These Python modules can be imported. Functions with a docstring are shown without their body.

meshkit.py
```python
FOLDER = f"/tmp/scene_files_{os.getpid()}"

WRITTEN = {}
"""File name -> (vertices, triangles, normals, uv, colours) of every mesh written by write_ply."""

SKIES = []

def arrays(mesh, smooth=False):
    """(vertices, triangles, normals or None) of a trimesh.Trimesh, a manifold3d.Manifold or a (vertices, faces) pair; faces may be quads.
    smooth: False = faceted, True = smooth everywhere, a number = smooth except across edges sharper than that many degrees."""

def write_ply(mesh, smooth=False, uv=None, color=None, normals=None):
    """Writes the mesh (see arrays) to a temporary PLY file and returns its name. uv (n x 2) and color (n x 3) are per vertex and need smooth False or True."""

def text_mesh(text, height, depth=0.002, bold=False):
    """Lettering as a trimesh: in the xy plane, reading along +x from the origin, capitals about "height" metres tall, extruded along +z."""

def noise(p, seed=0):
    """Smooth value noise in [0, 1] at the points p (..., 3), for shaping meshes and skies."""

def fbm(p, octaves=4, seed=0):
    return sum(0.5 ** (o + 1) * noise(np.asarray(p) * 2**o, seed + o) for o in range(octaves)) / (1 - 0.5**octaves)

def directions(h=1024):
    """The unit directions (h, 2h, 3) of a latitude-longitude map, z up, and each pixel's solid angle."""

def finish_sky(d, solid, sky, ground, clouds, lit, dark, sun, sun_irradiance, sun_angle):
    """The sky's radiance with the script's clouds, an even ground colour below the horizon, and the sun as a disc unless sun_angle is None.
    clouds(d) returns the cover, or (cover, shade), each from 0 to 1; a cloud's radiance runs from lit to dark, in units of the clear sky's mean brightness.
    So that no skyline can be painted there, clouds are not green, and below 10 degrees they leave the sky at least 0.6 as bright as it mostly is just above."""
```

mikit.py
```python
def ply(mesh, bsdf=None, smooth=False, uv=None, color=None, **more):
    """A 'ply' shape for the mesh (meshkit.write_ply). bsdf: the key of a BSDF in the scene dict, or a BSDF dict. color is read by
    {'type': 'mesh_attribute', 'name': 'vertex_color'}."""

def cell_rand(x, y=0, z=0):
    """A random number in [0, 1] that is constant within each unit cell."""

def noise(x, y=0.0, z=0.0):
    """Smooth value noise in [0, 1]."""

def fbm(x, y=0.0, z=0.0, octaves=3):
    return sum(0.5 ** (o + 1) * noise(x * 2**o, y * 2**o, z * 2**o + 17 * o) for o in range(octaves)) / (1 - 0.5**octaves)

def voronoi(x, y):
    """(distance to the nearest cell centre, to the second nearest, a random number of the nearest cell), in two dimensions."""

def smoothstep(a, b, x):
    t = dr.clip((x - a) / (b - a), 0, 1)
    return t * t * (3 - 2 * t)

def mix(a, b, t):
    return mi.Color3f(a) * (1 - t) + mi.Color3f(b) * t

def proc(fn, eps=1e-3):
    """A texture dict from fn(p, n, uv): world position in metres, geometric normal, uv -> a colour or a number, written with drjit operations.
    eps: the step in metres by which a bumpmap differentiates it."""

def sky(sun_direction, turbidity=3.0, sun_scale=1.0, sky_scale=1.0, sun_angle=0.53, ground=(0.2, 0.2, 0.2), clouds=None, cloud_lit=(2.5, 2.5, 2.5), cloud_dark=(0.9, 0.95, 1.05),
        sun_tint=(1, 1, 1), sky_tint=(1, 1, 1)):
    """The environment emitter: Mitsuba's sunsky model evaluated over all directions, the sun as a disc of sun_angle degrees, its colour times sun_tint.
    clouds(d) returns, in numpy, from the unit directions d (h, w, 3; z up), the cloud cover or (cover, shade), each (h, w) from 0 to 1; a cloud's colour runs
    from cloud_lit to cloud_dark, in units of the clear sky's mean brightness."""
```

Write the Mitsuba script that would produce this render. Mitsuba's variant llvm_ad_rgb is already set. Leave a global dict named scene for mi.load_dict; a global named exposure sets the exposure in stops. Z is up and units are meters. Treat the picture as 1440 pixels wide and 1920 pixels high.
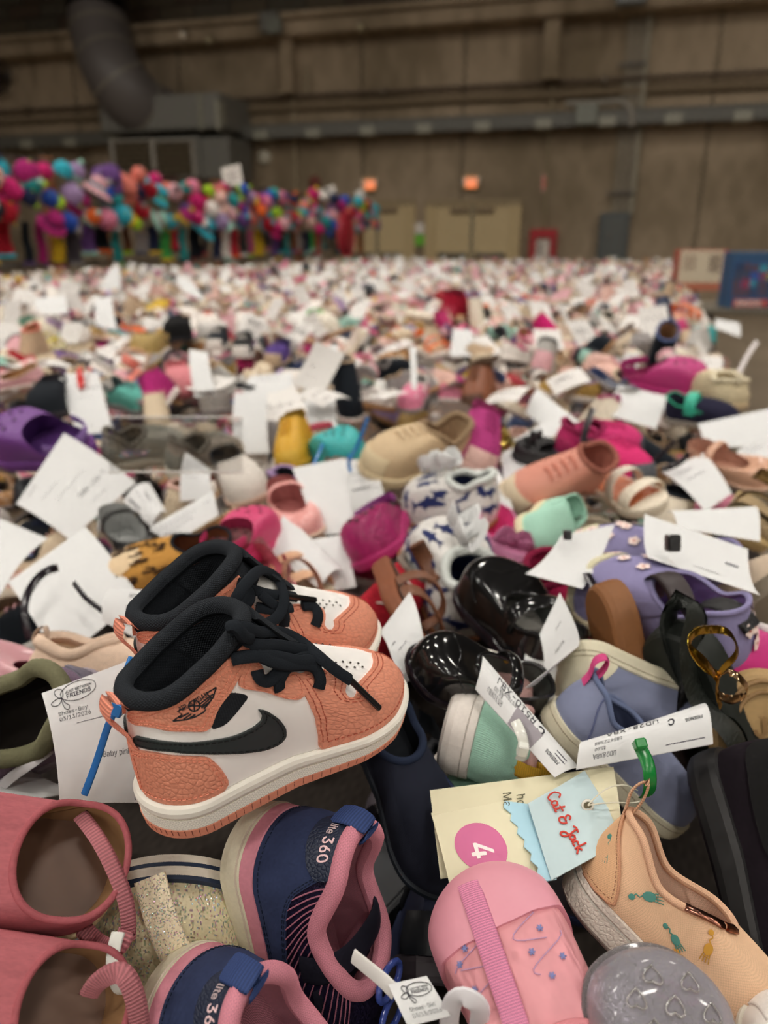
import math, random
import numpy as np, trimesh, mitsuba as mi, mikit, meshkit
import drjit as dr
from shapely.geometry import Polygon, Point
from scipy.spatial import Delaunay
T = mi.ScalarTransform4f
scene, labels = {}, {}
# ---- camera, light, exposure -------------------------------------------------------------------
EYE = np.array([0.0, 0.0, 1.35])
PITCH = math.radians(19.3)
FWD = np.array([0, math.cos(PITCH), -math.sin(PITCH)])
UP = np.array([0, math.sin(PITCH), math.cos(PITCH)])
scene['camera'] = dict(type='thinlens', fov=53.13, fov_axis='x', aperture_radius=0.0017, focus_distance=0.325, near_clip=0.02, far_clip=200.0,
                       to_world=T().look_at(origin=EYE.tolist(), target=(EYE + FWD).tolist(), up=[0, 0, 1]))
exposure = 0.33
LAMP = 52.0
LAMPS = [(x, y) for y in (-22.0, -16.0, -11.0, -6.5, -2.0, 3.5, 9.5) for x in (-10.5, -4.8, 1.2, 7.2)]
# ---- helpers ------------------------------------------------------------------------------------
RNG = np.random.default_rng(7)
def lin(c):
    if isinstance(c, str):
        c = [int(c[i:i + 2], 16) / 255 for i in (1, 3, 5)]
    c = np.asarray(c, float)
    return np.where(c < .04045, c / 12.92, ((c + .055) / 1.055) ** 2.4)
def at(px, py, d):
    """the place seen at a pixel of the photograph, d metres in front of the camera"""
    return EYE + d * (FWD + (px - 720) / 1440 * np.array([1.0, 0, 0]) + (960 - py) / 1440 * UP)
def on_plane(px, py, z):
    r = FWD + (px - 720) / 1440 * np.array([1.0, 0, 0]) + (960 - py) / 1440 * UP
    return EYE + r * ((z - EYE[2]) / r[2])
def unit(v):
    v = np.asarray(v, float)
    return v / max(np.linalg.norm(v), 1e-12)
used = {}
def nm(base):
    n = used.get(base, -1) + 1
    used[base] = n
    return base if n == 0 else f'{base}_{n:03d}'
# a mesh here is (vertices, triangles, uv in metres, vertex colours)
def colour(V, c):
    if callable(c):
        return c(V)
    return np.tile(lin(c), (len(V), 1))
def grid(P, col='#888888', cu=False, cv=False, flip=False, colv=None):
    """a surface from points P (n, m, 3); cu, cv close it along either way; colv gives colours per point (n, m, 3)"""
    P = np.asarray(P, float)
    if cu:
        P = np.concatenate([P, P[:1]]); colv = None if colv is None else np.concatenate([colv, colv[:1]])
    if cv:
        P = np.concatenate([P, P[:, :1]], 1); colv = None if colv is None else np.concatenate([colv, colv[:, :1]], 1)
    n, m = P.shape[:2]
    lu = np.concatenate([[0], np.cumsum(np.linalg.norm(np.diff(P, axis=0), axis=2).mean(1))])
    lv = np.concatenate([[0], np.cumsum(np.linalg.norm(np.diff(P, axis=1), axis=2).mean(0))])
    uv = np.stack(np.meshgrid(lu, lv, indexing='ij'), -1).reshape(-1, 2)
    i, j = np.meshgrid(np.arange(n - 1), np.arange(m - 1), indexing='ij')
    a, b, c, d = (i * m + j).ravel(), ((i + 1) * m + j).ravel(), ((i + 1) * m + j + 1).ravel(), (i * m + j + 1).ravel()
    F = np.vstack([np.stack([a, b, c], 1), np.stack([a, c, d], 1)])
    V = P.reshape(-1, 3)
    return V, F[:, ::-1] if flip else F, uv, (colour(V, col) if colv is None else np.asarray(colv).reshape(-1, 3))
def cat(ms):
    at_, V, F, U, C = 0, [], [], [], []
    for v, f, u, c in ms:
        V.append(v); F.append(f + at_); U.append(u); C.append(c); at_ += len(v)
    return np.vstack(V), np.vstack(F), np.vstack(U), np.vstack(C)
def move(m, M):
    return m[0] @ M[:3, :3].T + M[:3, 3], m[1], m[2], m[3]
def frame(o, x, z, s=1.0):
    """local x along x, local z near z, origin o"""
    x = unit(x); z = np.asarray(z, float); z = unit(z - x * (z @ x)); M = np.eye(4)
    M[:3, 0], M[:3, 1], M[:3, 2], M[:3, 3] = x * s, np.cross(z, x) * s, z * s, o
    return M
def tri(v, f, col='#888888'):
    v = np.asarray(v, float)
    f = np.asarray(f, int)
    v2 = v[f].reshape(-1, 3)
    return v2, np.arange(len(v2)).reshape(-1, 3), v2[:, :2].copy(), colour(v2, col)
def box(lo, hi, col='#888888', bev=0.0):
    lo, hi = np.asarray(lo, float), np.asarray(hi, float)
    if bev > 0:
        m = trimesh.convex.convex_hull(np.array([[(lo, hi)[a][0] + (bev if a == 0 else -bev) * (k != 0), (lo, hi)[b][1] + (bev if b == 0 else -bev) * (k != 1), (lo, hi)[c][2] + (bev if c == 0 else -bev) * (k != 2)]
                                                 for a in (0, 1) for b in (0, 1) for c in (0, 1) for k in range(3)]))
    else:
        m = trimesh.creation.box(bounds=[lo, hi])
    return tri(m.vertices, m.faces, col)
def tube(pts, r, col='#222222', r2=None, nrm=None, sides=8, cap=True, closed=False, samples=None):
    """sweep of an ellipse (half-widths r across, r2 along the normal) along a smoothed polyline"""
    p = np.asarray(pts, float)
    if samples:
        p = spline(p, samples, closed)
    n = len(p)
    t = np.roll(p, -1, 0) - np.roll(p, 1, 0) if closed else np.gradient(p, axis=0)
    t /= np.linalg.norm(t, axis=1, keepdims=True) + 1e-12
    if nrm is None:
        k = np.array([0, 0, 1.0]) if abs(t[0][2]) < .9 else np.array([1.0, 0, 0])
        N = []
        for q in t:
            k = unit(k - q * (k @ q)); N.append(k)
        N = np.array(N)
    else:
        N = np.broadcast_to(np.asarray(nrm, float), p.shape).copy()
        N -= t * (N * t).sum(1, keepdims=True)
        N /= np.linalg.norm(N, axis=1, keepdims=True) + 1e-12
    B = np.cross(t, N)
    r2 = r if r2 is None else r2
    a = np.arange(sides) * 2 * np.pi / sides + .0001
    ra = np.broadcast_to(r, (n,))[:, None, None]; rb = np.broadcast_to(r2, (n,))[:, None, None]
    ca, sa = np.cos(a), np.sin(a)
    P = p[:, None] + ra * ca[None, :, None] * B[:, None] + rb * sa[None, :, None] * N[:, None]
    ms = [grid(P, col, cu=closed, cv=True, flip=False)]
    if cap and not closed:
        for e, fl in ((0, True), (n - 1, False)):
            ring = P[e]
            f = np.array([[0, i, i + 1] for i in range(1, sides - 1)])
            ms.append(tri(ring, f[:, ::-1] if fl else f, col))
    return cat(ms)
def spline(p, n, closed=False):
    from scipy.interpolate import CubicSpline, interp1d
    p = np.asarray(p, float)
    if closed:
        p = np.vstack([p, p[:1]])
    d = np.concatenate([[0], np.cumsum(np.linalg.norm(np.diff(p, axis=0), axis=1) + 1e-9)])
    s = CubicSpline(d, p, bc_type='periodic' if closed else 'natural') if len(p) > 2 else interp1d(d, p, axis=0)
    return s(np.linspace(0, d[-1], n, endpoint=not closed))
def lathe(prof, n=24, col='#888888'):
    """profile of (radius, z)"""
    a = np.linspace(0, 2 * np.pi, n, endpoint=False)
    pr = np.asarray(prof, float)
    P = np.stack([pr[None, :, 0] * np.cos(a)[:, None], pr[None, :, 0] * np.sin(a)[:, None], np.broadcast_to(pr[None, :, 1], (n, len(pr)))], -1)
    return grid(P, col, cu=True)
def trimesh_sphere(r, col='#888888', sub=2):
    m = trimesh.creation.icosphere(sub, r)
    return np.array(m.vertices), np.array(m.faces), np.array(m.vertices)[:, :2].copy(), colour(m.vertices, col)
def polyfill(poly, step, col='#888888'):
    """flat triangulation of a polygon (k, 2), finely enough for bending: (points 2d, triangles)"""
    pg = Polygon(poly).buffer(0)
    if pg.geom_type != 'Polygon':
        pg = max(pg.geoms, key=lambda g: g.area)
    ring = np.array(pg.exterior.coords)[:-1]
    def dens(r):
        out = []
        for a, b in zip(r, np.roll(r, -1, 0)):
            k = max(1, int(np.linalg.norm(b - a) / step))
            out += [a + (b - a) * i / k for i in range(k)]
        return np.array(out)
    rs = [dens(ring)] + [dens(np.array(h.coords)[:-1]) for h in pg.interiors]
    lo, hi = ring.min(0), ring.max(0)
    gx, gy = np.meshgrid(np.arange(lo[0], hi[0], step), np.arange(lo[1], hi[1], step))
    g = np.stack([gx.ravel(), gy.ravel()], 1) + step * .37
    import shapely
    inner = pg.buffer(-step * .45)
    g = g[shapely.contains_xy(inner, g[:, 0], g[:, 1])] if len(g) and not inner.is_empty else g[:0]
    pts = np.vstack(rs + [g])
    f = Delaunay(pts).simplices
    c = pts[f].mean(1)
    f = f[shapely.contains_xy(pg, c[:, 0], c[:, 1])]
    a = pts[f]
    s = (a[:, 1, 0] - a[:, 0, 0]) * (a[:, 2, 1] - a[:, 0, 1]) - (a[:, 1, 1] - a[:, 0, 1]) * (a[:, 2, 0] - a[:, 0, 0])
    f = np.where((s < 0)[:, None], f[:, ::-1], f)[np.abs(s) > 1e-14]
    return pts, f, [len(r) for r in rs]
def round_poly(p, k=2):
    p = np.asarray(p, float)
    for _ in range(k):
        q = np.roll(p, -1, 0)
        p = np.stack([p * .82 + q * .18, p * .18 + q * .82], 1).reshape(-1, 2)
    return p
def smooth_poly(p, k=6):
    """rounds a traced outline a little"""
    return spline(np.asarray(p, float), len(p) * k, True)
# ---- materials: colours come from the vertices, the materials add gloss, grain and painted relief shading -------------------
def c_code(p, n, uv):
    # the whole part of uv carries a piece's own colour (5, 6 and 5 bits), the rest runs along the piece in metres
    a, b = mi.Int32(dr.floor(uv.x)), mi.Int32(dr.floor(uv.y))
    r, g, bl = mi.Float(a >> 3) / 31, mi.Float(((a & 7) << 3) | (b >> 5)) / 63, mi.Float(b & 31) / 31
    return mi.Color3f(r * r, g * g, bl * bl)
def code(C):
    q = np.sqrt(np.clip(C, 0, 1))
    r, g, b = np.rint(q[:, 0] * 31).astype(int), np.rint(q[:, 1] * 63).astype(int), np.rint(q[:, 2] * 31).astype(int)
    return (r << 3) | (g >> 3), ((g & 7) << 5) | b
VC = mikit.proc(c_code)
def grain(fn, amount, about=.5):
    # yarn and nap tone, plus bump relief shading painted into the colour, hollows darker
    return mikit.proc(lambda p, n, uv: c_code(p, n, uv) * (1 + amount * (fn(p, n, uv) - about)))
def two(d):
    return {'type': 'twosided', 'bsdf': d}
def prin(rough, spec=.5, c=None, **k):
    return dict(type='principled', base_color=c or VC, roughness=rough, specular=spec, **k)
def bump(d, fn, scale, eps=2e-4):
    return {'type': 'bumpmap', 'arbitrary': mikit.proc(fn, eps), 'scale': scale, 'bsdf': d}
def f_weave(p, n, uv):
    u, v = uv.x / .0011, uv.y / .0011
    return .5 + .25 * dr.sin(u * 6.2832) * dr.cos(v * 3.1416) + .25 * dr.cos(u * 3.1416) * dr.sin(v * 6.2832)
def f_pebble(p, n, uv):
    a, b, _ = mikit.voronoi(uv.x / .0024, uv.y / .0024)
    return mikit.smoothstep(0.0, .35, b - a)
def f_mesh(p, n, uv):
    u, v = uv.x / .0012, uv.y / .0012
    return mikit.smoothstep(-.3, .5, dr.sin(u * 6.2832) * dr.sin(v * 6.2832))
def f_nap(p, n, uv):
    return mikit.fbm(uv.x / .0009, uv.y / .0009, 0, 2)
def f_suede(p, n, uv):
    return .5 * mikit.fbm(uv.x / .0011, uv.y / .0011, 0, 2) + .5 * mikit.fbm(uv.x / .011, uv.y / .011, 5, 2)
def f_ribs(p, n, uv):
    return .5 + .5 * dr.sin(uv.x / .0014 * 6.2832)
def f_wrinkle(p, n, uv):
    return mikit.fbm(uv.x / .012, uv.y / .012, 0, 3)
def f_fleck(p, n, uv):
    u, v = uv.x / .0005, uv.y / .0005
    cx, cy = dr.floor(u), dr.floor(v)
    return (u - cx - .5) * (mikit.cell_rand(cx, cy, 5) - .5) + (v - cy - .5) * (mikit.cell_rand(cx, cy, 6) - .5)
def w_fleck(p, n, uv):
    return dr.select(mikit.cell_rand(dr.floor(uv.x / .0005), dr.floor(uv.y / .0005), 3) > .45, mi.Float(.85), mi.Float(.05))
def w_some(p, n, uv):
    return dr.select(mikit.cell_rand(dr.floor(uv.x / .0005), dr.floor(uv.y / .0005), 3) > .72, mi.Float(.7), mi.Float(.0))
def w_few(p, n, uv):
    return dr.select(mikit.cell_rand(dr.floor(uv.x / .0005), dr.floor(uv.y / .0005), 3) > .86, mi.Float(.9), mi.Float(.0))
def f_fur(p, n, uv):
    return mikit.fbm(uv.x / .004, uv.y / .004, 0, 3)
def c_rainbow(p, n, uv):
    h = mikit.cell_rand(dr.floor(uv.x / .0005), dr.floor(uv.y / .0005), 9) * 6.2832
    return mi.Color3f(.72 + .25 * dr.cos(h), .66 + .25 * dr.cos(h - 2.1), .72 + .25 * dr.cos(h - 4.2))
BS = {
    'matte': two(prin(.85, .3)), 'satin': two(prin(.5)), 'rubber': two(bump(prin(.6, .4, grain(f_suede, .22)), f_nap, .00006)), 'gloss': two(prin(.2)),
    'patent': two(prin(.09, .6, clearcoat=.6, clearcoat_gloss=.95)),
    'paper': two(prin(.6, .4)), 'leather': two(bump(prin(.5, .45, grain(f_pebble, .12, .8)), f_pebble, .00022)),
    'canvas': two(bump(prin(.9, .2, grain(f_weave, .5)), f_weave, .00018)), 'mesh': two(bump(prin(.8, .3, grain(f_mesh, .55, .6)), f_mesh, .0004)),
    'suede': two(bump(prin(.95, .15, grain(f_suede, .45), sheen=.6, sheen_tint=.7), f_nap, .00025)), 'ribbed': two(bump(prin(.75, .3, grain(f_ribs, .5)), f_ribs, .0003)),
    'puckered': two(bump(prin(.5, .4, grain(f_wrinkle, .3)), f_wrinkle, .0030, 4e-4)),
    'metal': two(prin(.25, .5, metallic=1.0)), 'foil': two(bump(prin(.18, .5, metallic=1.0), f_wrinkle, .004, 4e-4)),
    'glitter': two({'type': 'blendbsdf', 'weight': mikit.proc(w_fleck), 'a': prin(.4), 'b': bump(prin(.22, .5, metallic=.9), f_fleck, .0011, 1e-4)}),
    'iridescent': two({'type': 'blendbsdf', 'weight': mikit.proc(w_some), 'a': prin(.5), 'b': bump(dict(type='principled', base_color=mikit.proc(c_rainbow), roughness=.25, metallic=.8), f_fleck, .0011, 1e-4)}),
    'clear': {'type': 'blendbsdf', 'weight': mikit.proc(w_few), 'a': dict(type='principledthin', base_color=VC, roughness=.07, spec_trans=.6, diff_trans=.8, eta=1.45), 'b': two(bump(dict(type='principled', base_color={'type': 'rgb', 'value': [.95, .95, .93]}, roughness=.25, metallic=.9), f_fleck, .0011, 1e-4))},
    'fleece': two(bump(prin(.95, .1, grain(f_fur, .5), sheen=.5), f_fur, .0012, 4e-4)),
}
for k_, d_ in BS.items():
    scene['mat_' + k_] = d_
def emit(key, mesh, mat='matte', smooth=True, label=None):
    V, F, U, C = mesh
    V = np.asarray(V, float)
    fn = np.cross(V[F[:, 1]] - V[F[:, 0]], V[F[:, 2]] - V[F[:, 0]])
    ca, cb = code(C[F[:, 0]])
    if smooth:
        N = np.zeros_like(V)
        for k in range(3): np.add.at(N, F[:, k], fn)
        mx = ca * 256 + cb
        if (mx == mx[0]).all():
            idx, F2, vx = np.arange(len(V)), F, np.full(len(V), mx[0])
        else:
            pair = np.stack([F.ravel(), np.repeat(mx, 3)], 1)
            un, inv = np.unique(pair, axis=0, return_inverse=True)
            idx, F2, vx = un[:, 0], inv.reshape(-1, 3), un[:, 1]
        V2, N2, U2 = V[idx], N[idx], U[idx]
    else:
        idx = F.ravel(); V2, U2, F2 = V[idx], U[idx], np.arange(len(idx)).reshape(-1, 3)
        N2, vx = np.repeat(fn, 3, 0), np.repeat(ca * 256 + cb, 3)
    ln = np.linalg.norm(N2, axis=1, keepdims=True)
    N2 = np.where(ln > 0, N2 / np.maximum(ln, 1e-300), [0, 0, 1.0])
    lo, hi = U2.min(0), U2.max(0)
    U2 = (U2 - lo) * np.minimum(1, .9 / np.maximum(hi - lo, 1e-9)) + .05
    U2 = U2 + np.stack([vx // 256, vx % 256], 1)
    scene[key] = {'type': 'ply', 'filename': meshkit.write_ply((V2, F2), False, U2, None, N2), 'face_normals': False, 'bsdf': {'type': 'ref', 'id': 'mat_' + mat}}
    if label:
        labels[key] = {'label': label}
    return key
def tag(key, label, cat_, group=None, kind=None):
    labels[key] = {'label': label, 'category': cat_}
    if group: labels[key]['group'] = group
    if kind: labels[key]['kind'] = kind
    return key
def struct(key, mesh, mat='matte', smooth=False):
    emit(key, mesh, mat, smooth); labels[key] = {'kind': 'structure'}
    return key
def parts(key, d, M=None):
    """d: part name -> (mesh, material[, label]); several under one name as a list"""
    for name, x in d.items():
        for i, e in enumerate(x if isinstance(x, list) else [x]):
            m = e[0] if M is None else move(e[0], M)
            emit(f'{key}__{name}' + (f'_{i:03d}' if i else ''), m, e[1], True, e[2] if len(e) > 2 else None)
def text(s, h, fn, col='#222222', bold=False, depth=.0001, mirror=False):
    """lettering laid on a surface: fn(points 2d, lift) -> points 3d; capitals h high, from the origin"""
    m = meshkit.text_mesh(s, h, depth=depth, bold=bold)
    v = np.array(m.vertices)
    if mirror: v[:, 0] = -v[:, 0]
    top = np.abs(np.array(m.face_normals)[:, 2]) > .9
    f = np.array(m.faces)[top & (np.array(m.triangles_center)[:, 2] > depth * .5)]
    P = fn(v[:, :2], .00012)
    return tri(P, f, col)
# ---- shoes: an outline ring, an opening ring and a curved wall between them -------------------------
def sstep(a, b, x):
    t = np.clip((x - a) / (b - a), 0, 1)
    return t * t * (3 - 2 * t)
from scipy.interpolate import PchipInterpolator
def pchip(a, b, x):
    return PchipInterpolator(a, b)(x)
class Shoe:
    def __init__(s, L=.135, W=.058, heel=.78, zs=.013, toe=.03, o=(.03, .5), oz=(.056, .042, .05), ow=.66, spring=.004, n=48, m=8, asym=0.0, vamp=.35, bulge=.16, zt=None, fine=1, square=2.2):
        s.L, s.W, s.heel, s.zs, s.toe, s.o, s.oz, s.ow, s.spring, s.n, s.m, s.asym, s.vamp, s.bulge, s.square = L, W, heel, zs, toe, o, oz, ow, spring, n, m, asym, vamp, bulge, square
        s.zt = zs * .8 if zt is None else zt
    def half(s, f):
        b = np.interp(f, [0, .25, .45, .7, .85, 1], [s.heel, s.heel * .97, s.heel * .98, 1, 1, .9])
        return s.W / 2 * b * np.sqrt(np.maximum(0, 1 - (1 - np.clip(f / .16, 0, 1)) ** 2)) * np.maximum(0, 1 - np.clip((f - .74) / .26, 0, 1) ** s.square) ** .5
    def ground(s, f):
        return s.spring * np.clip((f - .62) / .38, 0, 1) ** 2
    def outline(s, t, inset=0.0, z=0.0, thick=None):
        f = (1 - np.cos(2 * np.pi * t)) / 2
        y = np.sign(np.sin(2 * np.pi * t) + 1e-12) * s.half(f)
        c = s.asym * s.W * np.sin(np.pi * np.clip((f - .2) / .8, 0, 1))
        x = f * s.L
        k = 1 - 2 * inset / s.W
        xi = s.L / 2 + (x - s.L / 2) * (1 - 2 * inset / s.L)
        zz = z if thick is None else thick * (z + (np.interp(f, [0, .4, .75, 1], [s.zs, s.zs, s.zt, s.zt]) - z * 0) - z)
        return np.stack([xi, y * k + c, zz + s.ground(f)], -1)
    def top(s, f):
        return np.interp(f, [0, .4, .75, 1], [s.zs, s.zs, s.zt, s.zt])
    def edge(s, t, inset=.0012, k=1.0):
        """the line where the upper meets the sole; k < 1 goes down the sole's side"""
        P = s.outline(t, inset, 0.0)
        f = (1 - np.cos(2 * np.pi * t)) / 2
        P[..., 2] += s.top(f) * k
        return P
    def ring(s, t, inset=0.0):
        f = (1 - np.cos(2 * np.pi * t)) / 2
        g = np.clip(f, 0, 1)
        x = s.L * (s.o[0] + (s.o[1] - s.o[0]) * g)
        fx = x / s.L
        y = np.sign(np.sin(2 * np.pi * t) + 1e-12) * (s.ow * s.W / 2 - inset) * np.maximum(0, 1 - np.abs(2 * g - 1) ** 2.6) ** .5
        z = pchip([0, .12, .5, .88, 1], [s.oz[0], s.oz[0] * .97 + s.oz[1] * .03, s.oz[1], s.oz[2] * .9 + s.oz[1] * .1, s.oz[2]], g)
        c = s.asym * s.W * np.sin(np.pi * np.clip((fx - .2) / .8, 0, 1))
        return np.stack([x, y + c, z], -1)
    def U(s, t, v):
        t, v = np.broadcast_arrays(np.asarray(t, float), np.asarray(v, float))
        A, B = s.edge(t), s.ring(t)
        f = (1 - np.cos(2 * np.pi * t)) / 2
        q = sstep(.45, .85, f)[..., None]
        h = np.maximum(B[..., 2] - A[..., 2], 0)[..., None]
        up = np.array([0, 0, 1.0])
        out = A - np.array([s.L * .5, 0, 0]); out[..., 0] *= np.where(f > .5, 1.0, .6); out[..., 2] = 0
        out /= np.linalg.norm(out, axis=-1, keepdims=True) + 1e-9
        D = A - B
        flat = D * np.array([1, 1, 0])
        P1b, P2b = A + up * h * .4 + out * s.bulge * h * .5, B - up * h * .35 + out * s.bulge * h * .25
        P1f = A + up * s.toe * .95 + out * .001
        P2f = B + flat * (1 - s.vamp) * .85 + up * ((s.toe + A[..., 2:] - B[..., 2:]) * .8)
        P1, P2 = P1b * (1 - q) + P1f * q, P2b * (1 - q) + P2f * q
        w = v[..., None]
        return (1 - w) ** 3 * A + 3 * (1 - w) ** 2 * w * P1 + 3 * (1 - w) * w * w * P2 + w ** 3 * B
    def N(s, t, v, e=1e-3):
        t, v = np.broadcast_arrays(np.asarray(t, float), np.asarray(v, float))
        dt = s.U(t + e, v) - s.U(t - e, v)
        v0, v1 = np.clip(v - e * 5, 0, 1), np.clip(v + e * 5, 0, 1)
        n = np.cross(s.U(t, v1) - s.U(t, v0), dt)
        return n / (np.linalg.norm(n, axis=-1, keepdims=True) + 1e-12)
    def tt(s, n=None):
        return (np.arange(n or s.n) + .5) / (n or s.n)
    def upper(s, col, off=0.0, n=None, m=None, v1=1.0, cfn=None):
        t, v = s.tt(n), np.linspace(0, v1, m or s.m)
        P = s.U(t[:, None], v[None, :])
        if off: P = P + s.N(t[:, None], v[None, :]) * off
        return grid(P, col, cu=True, flip=True, colv=None if cfn is None else cfn(*np.broadcast_arrays(t[:, None], v[None, :]), P))
    def patch(s, t0, t1, v0, v1, off, col, nt=12, nv=6, slope=None):
        """a piece laid over the wall between these limits; v0, v1 may be functions of t"""
        t = np.linspace(t0, t1, nt)[:, None]
        a = (v0(t) if callable(v0) else np.full_like(t, v0)); b = (v1(t) if callable(v1) else np.full_like(t, v1))
        e = np.linspace(0, 1, nv)[None, :]
        v = np.clip(a + (b - a) * e, 0, 1)
        P = s.U(np.broadcast_to(t, v.shape), v); nn = s.N(np.broadcast_to(t, v.shape), v)
        Q = P + nn * off
        inn = P - nn * .0006
        rim = [inn[:, :1], Q, inn[:, -1:]]
        Q = np.concatenate(rim, 1)
        endcap = np.concatenate([inn[:1, :1], inn[:1], inn[:1, -1:]], 1), np.concatenate([inn[-1:, :1], inn[-1:], inn[-1:, -1:]], 1)
        return grid(np.concatenate([endcap[0], Q, endcap[1]], 0), col, flip=True)
    def poly(s, pts, off, col, step=.0012, scale=(.3, .05), under=.0008, fine=True):
        """a piece with any outline given as (t, v) points"""
        sc = np.array(scale)
        p2, f, rings = polyfill(np.asarray(pts, float) * sc, step)
        q = p2 / sc
        v = np.clip(q[:, 1], 0, 1)
        P, nn = s.U(q[:, 0], v), s.N(q[:, 0], v)
        topm = (P + nn * off, f[:, ::-1], p2, colour(P, col))
        ms = [topm]; a = 0
        for r in rings:
            i = np.arange(a, a + r); j = np.roll(i, -1); a += r
            ms.append(grid(np.stack([np.vstack([P[i] - nn[i] * under, P[i[:1]] - nn[i[:1]] * under]), np.vstack([P[i] + nn[i] * off, P[i[:1]] + nn[i[:1]] * off])], 1), col))
        return cat(ms)
    def lining(s, col, deep=.85, wall=.003, m=4):
        t = s.tt()
        B = s.ring(t); A = s.edge(t, .005); A[:, 2] += .002
        lo, hi = s.o[0] + .02, s.o[1] + .12
        A[:, 0] = np.clip(A[:, 0], s.L * lo + .002, s.L * min(hi, .97))
        A[:, 1] *= np.where(A[:, 0] > s.L * .97 * hi, .8, 1)
        v = np.linspace(0, 1, m)[None, :, None]
        P = B[:, None] * (1 - v) + A[:, None] * v
        w = grid(P, col, cu=True, flip=True)
        c = A.mean(0)
        g = grid(np.stack([A, np.tile(c, (len(A), 1))], 1), col, cu=True, flip=True)
        return cat([w, g])
    def insole(s, col, lift=.0012):
        A = s.edge(s.tt(), .004); A[:, 2] += lift
        x1 = s.L * min(s.o[1] + .13, .96)
        A[:, 0] = np.minimum(A[:, 0], x1)
        return grid(np.stack([A, np.tile(A.mean(0), (len(A), 1))], 1), col, cu=True, flip=True)
    def collar(s, r, col, lift=0.0, inset=0.0, sides=8, t0=0.0, t1=1.0):
        if t1 - t0 >= 1:
            B = s.ring(s.tt(), inset); B[:, 2] += lift
            return tube(B, r, col, closed=True, sides=sides)
        B = s.ring(np.linspace(t0, t1, s.n), inset); B[:, 2] += lift
        return tube(B, r, col, sides=sides)
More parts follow.
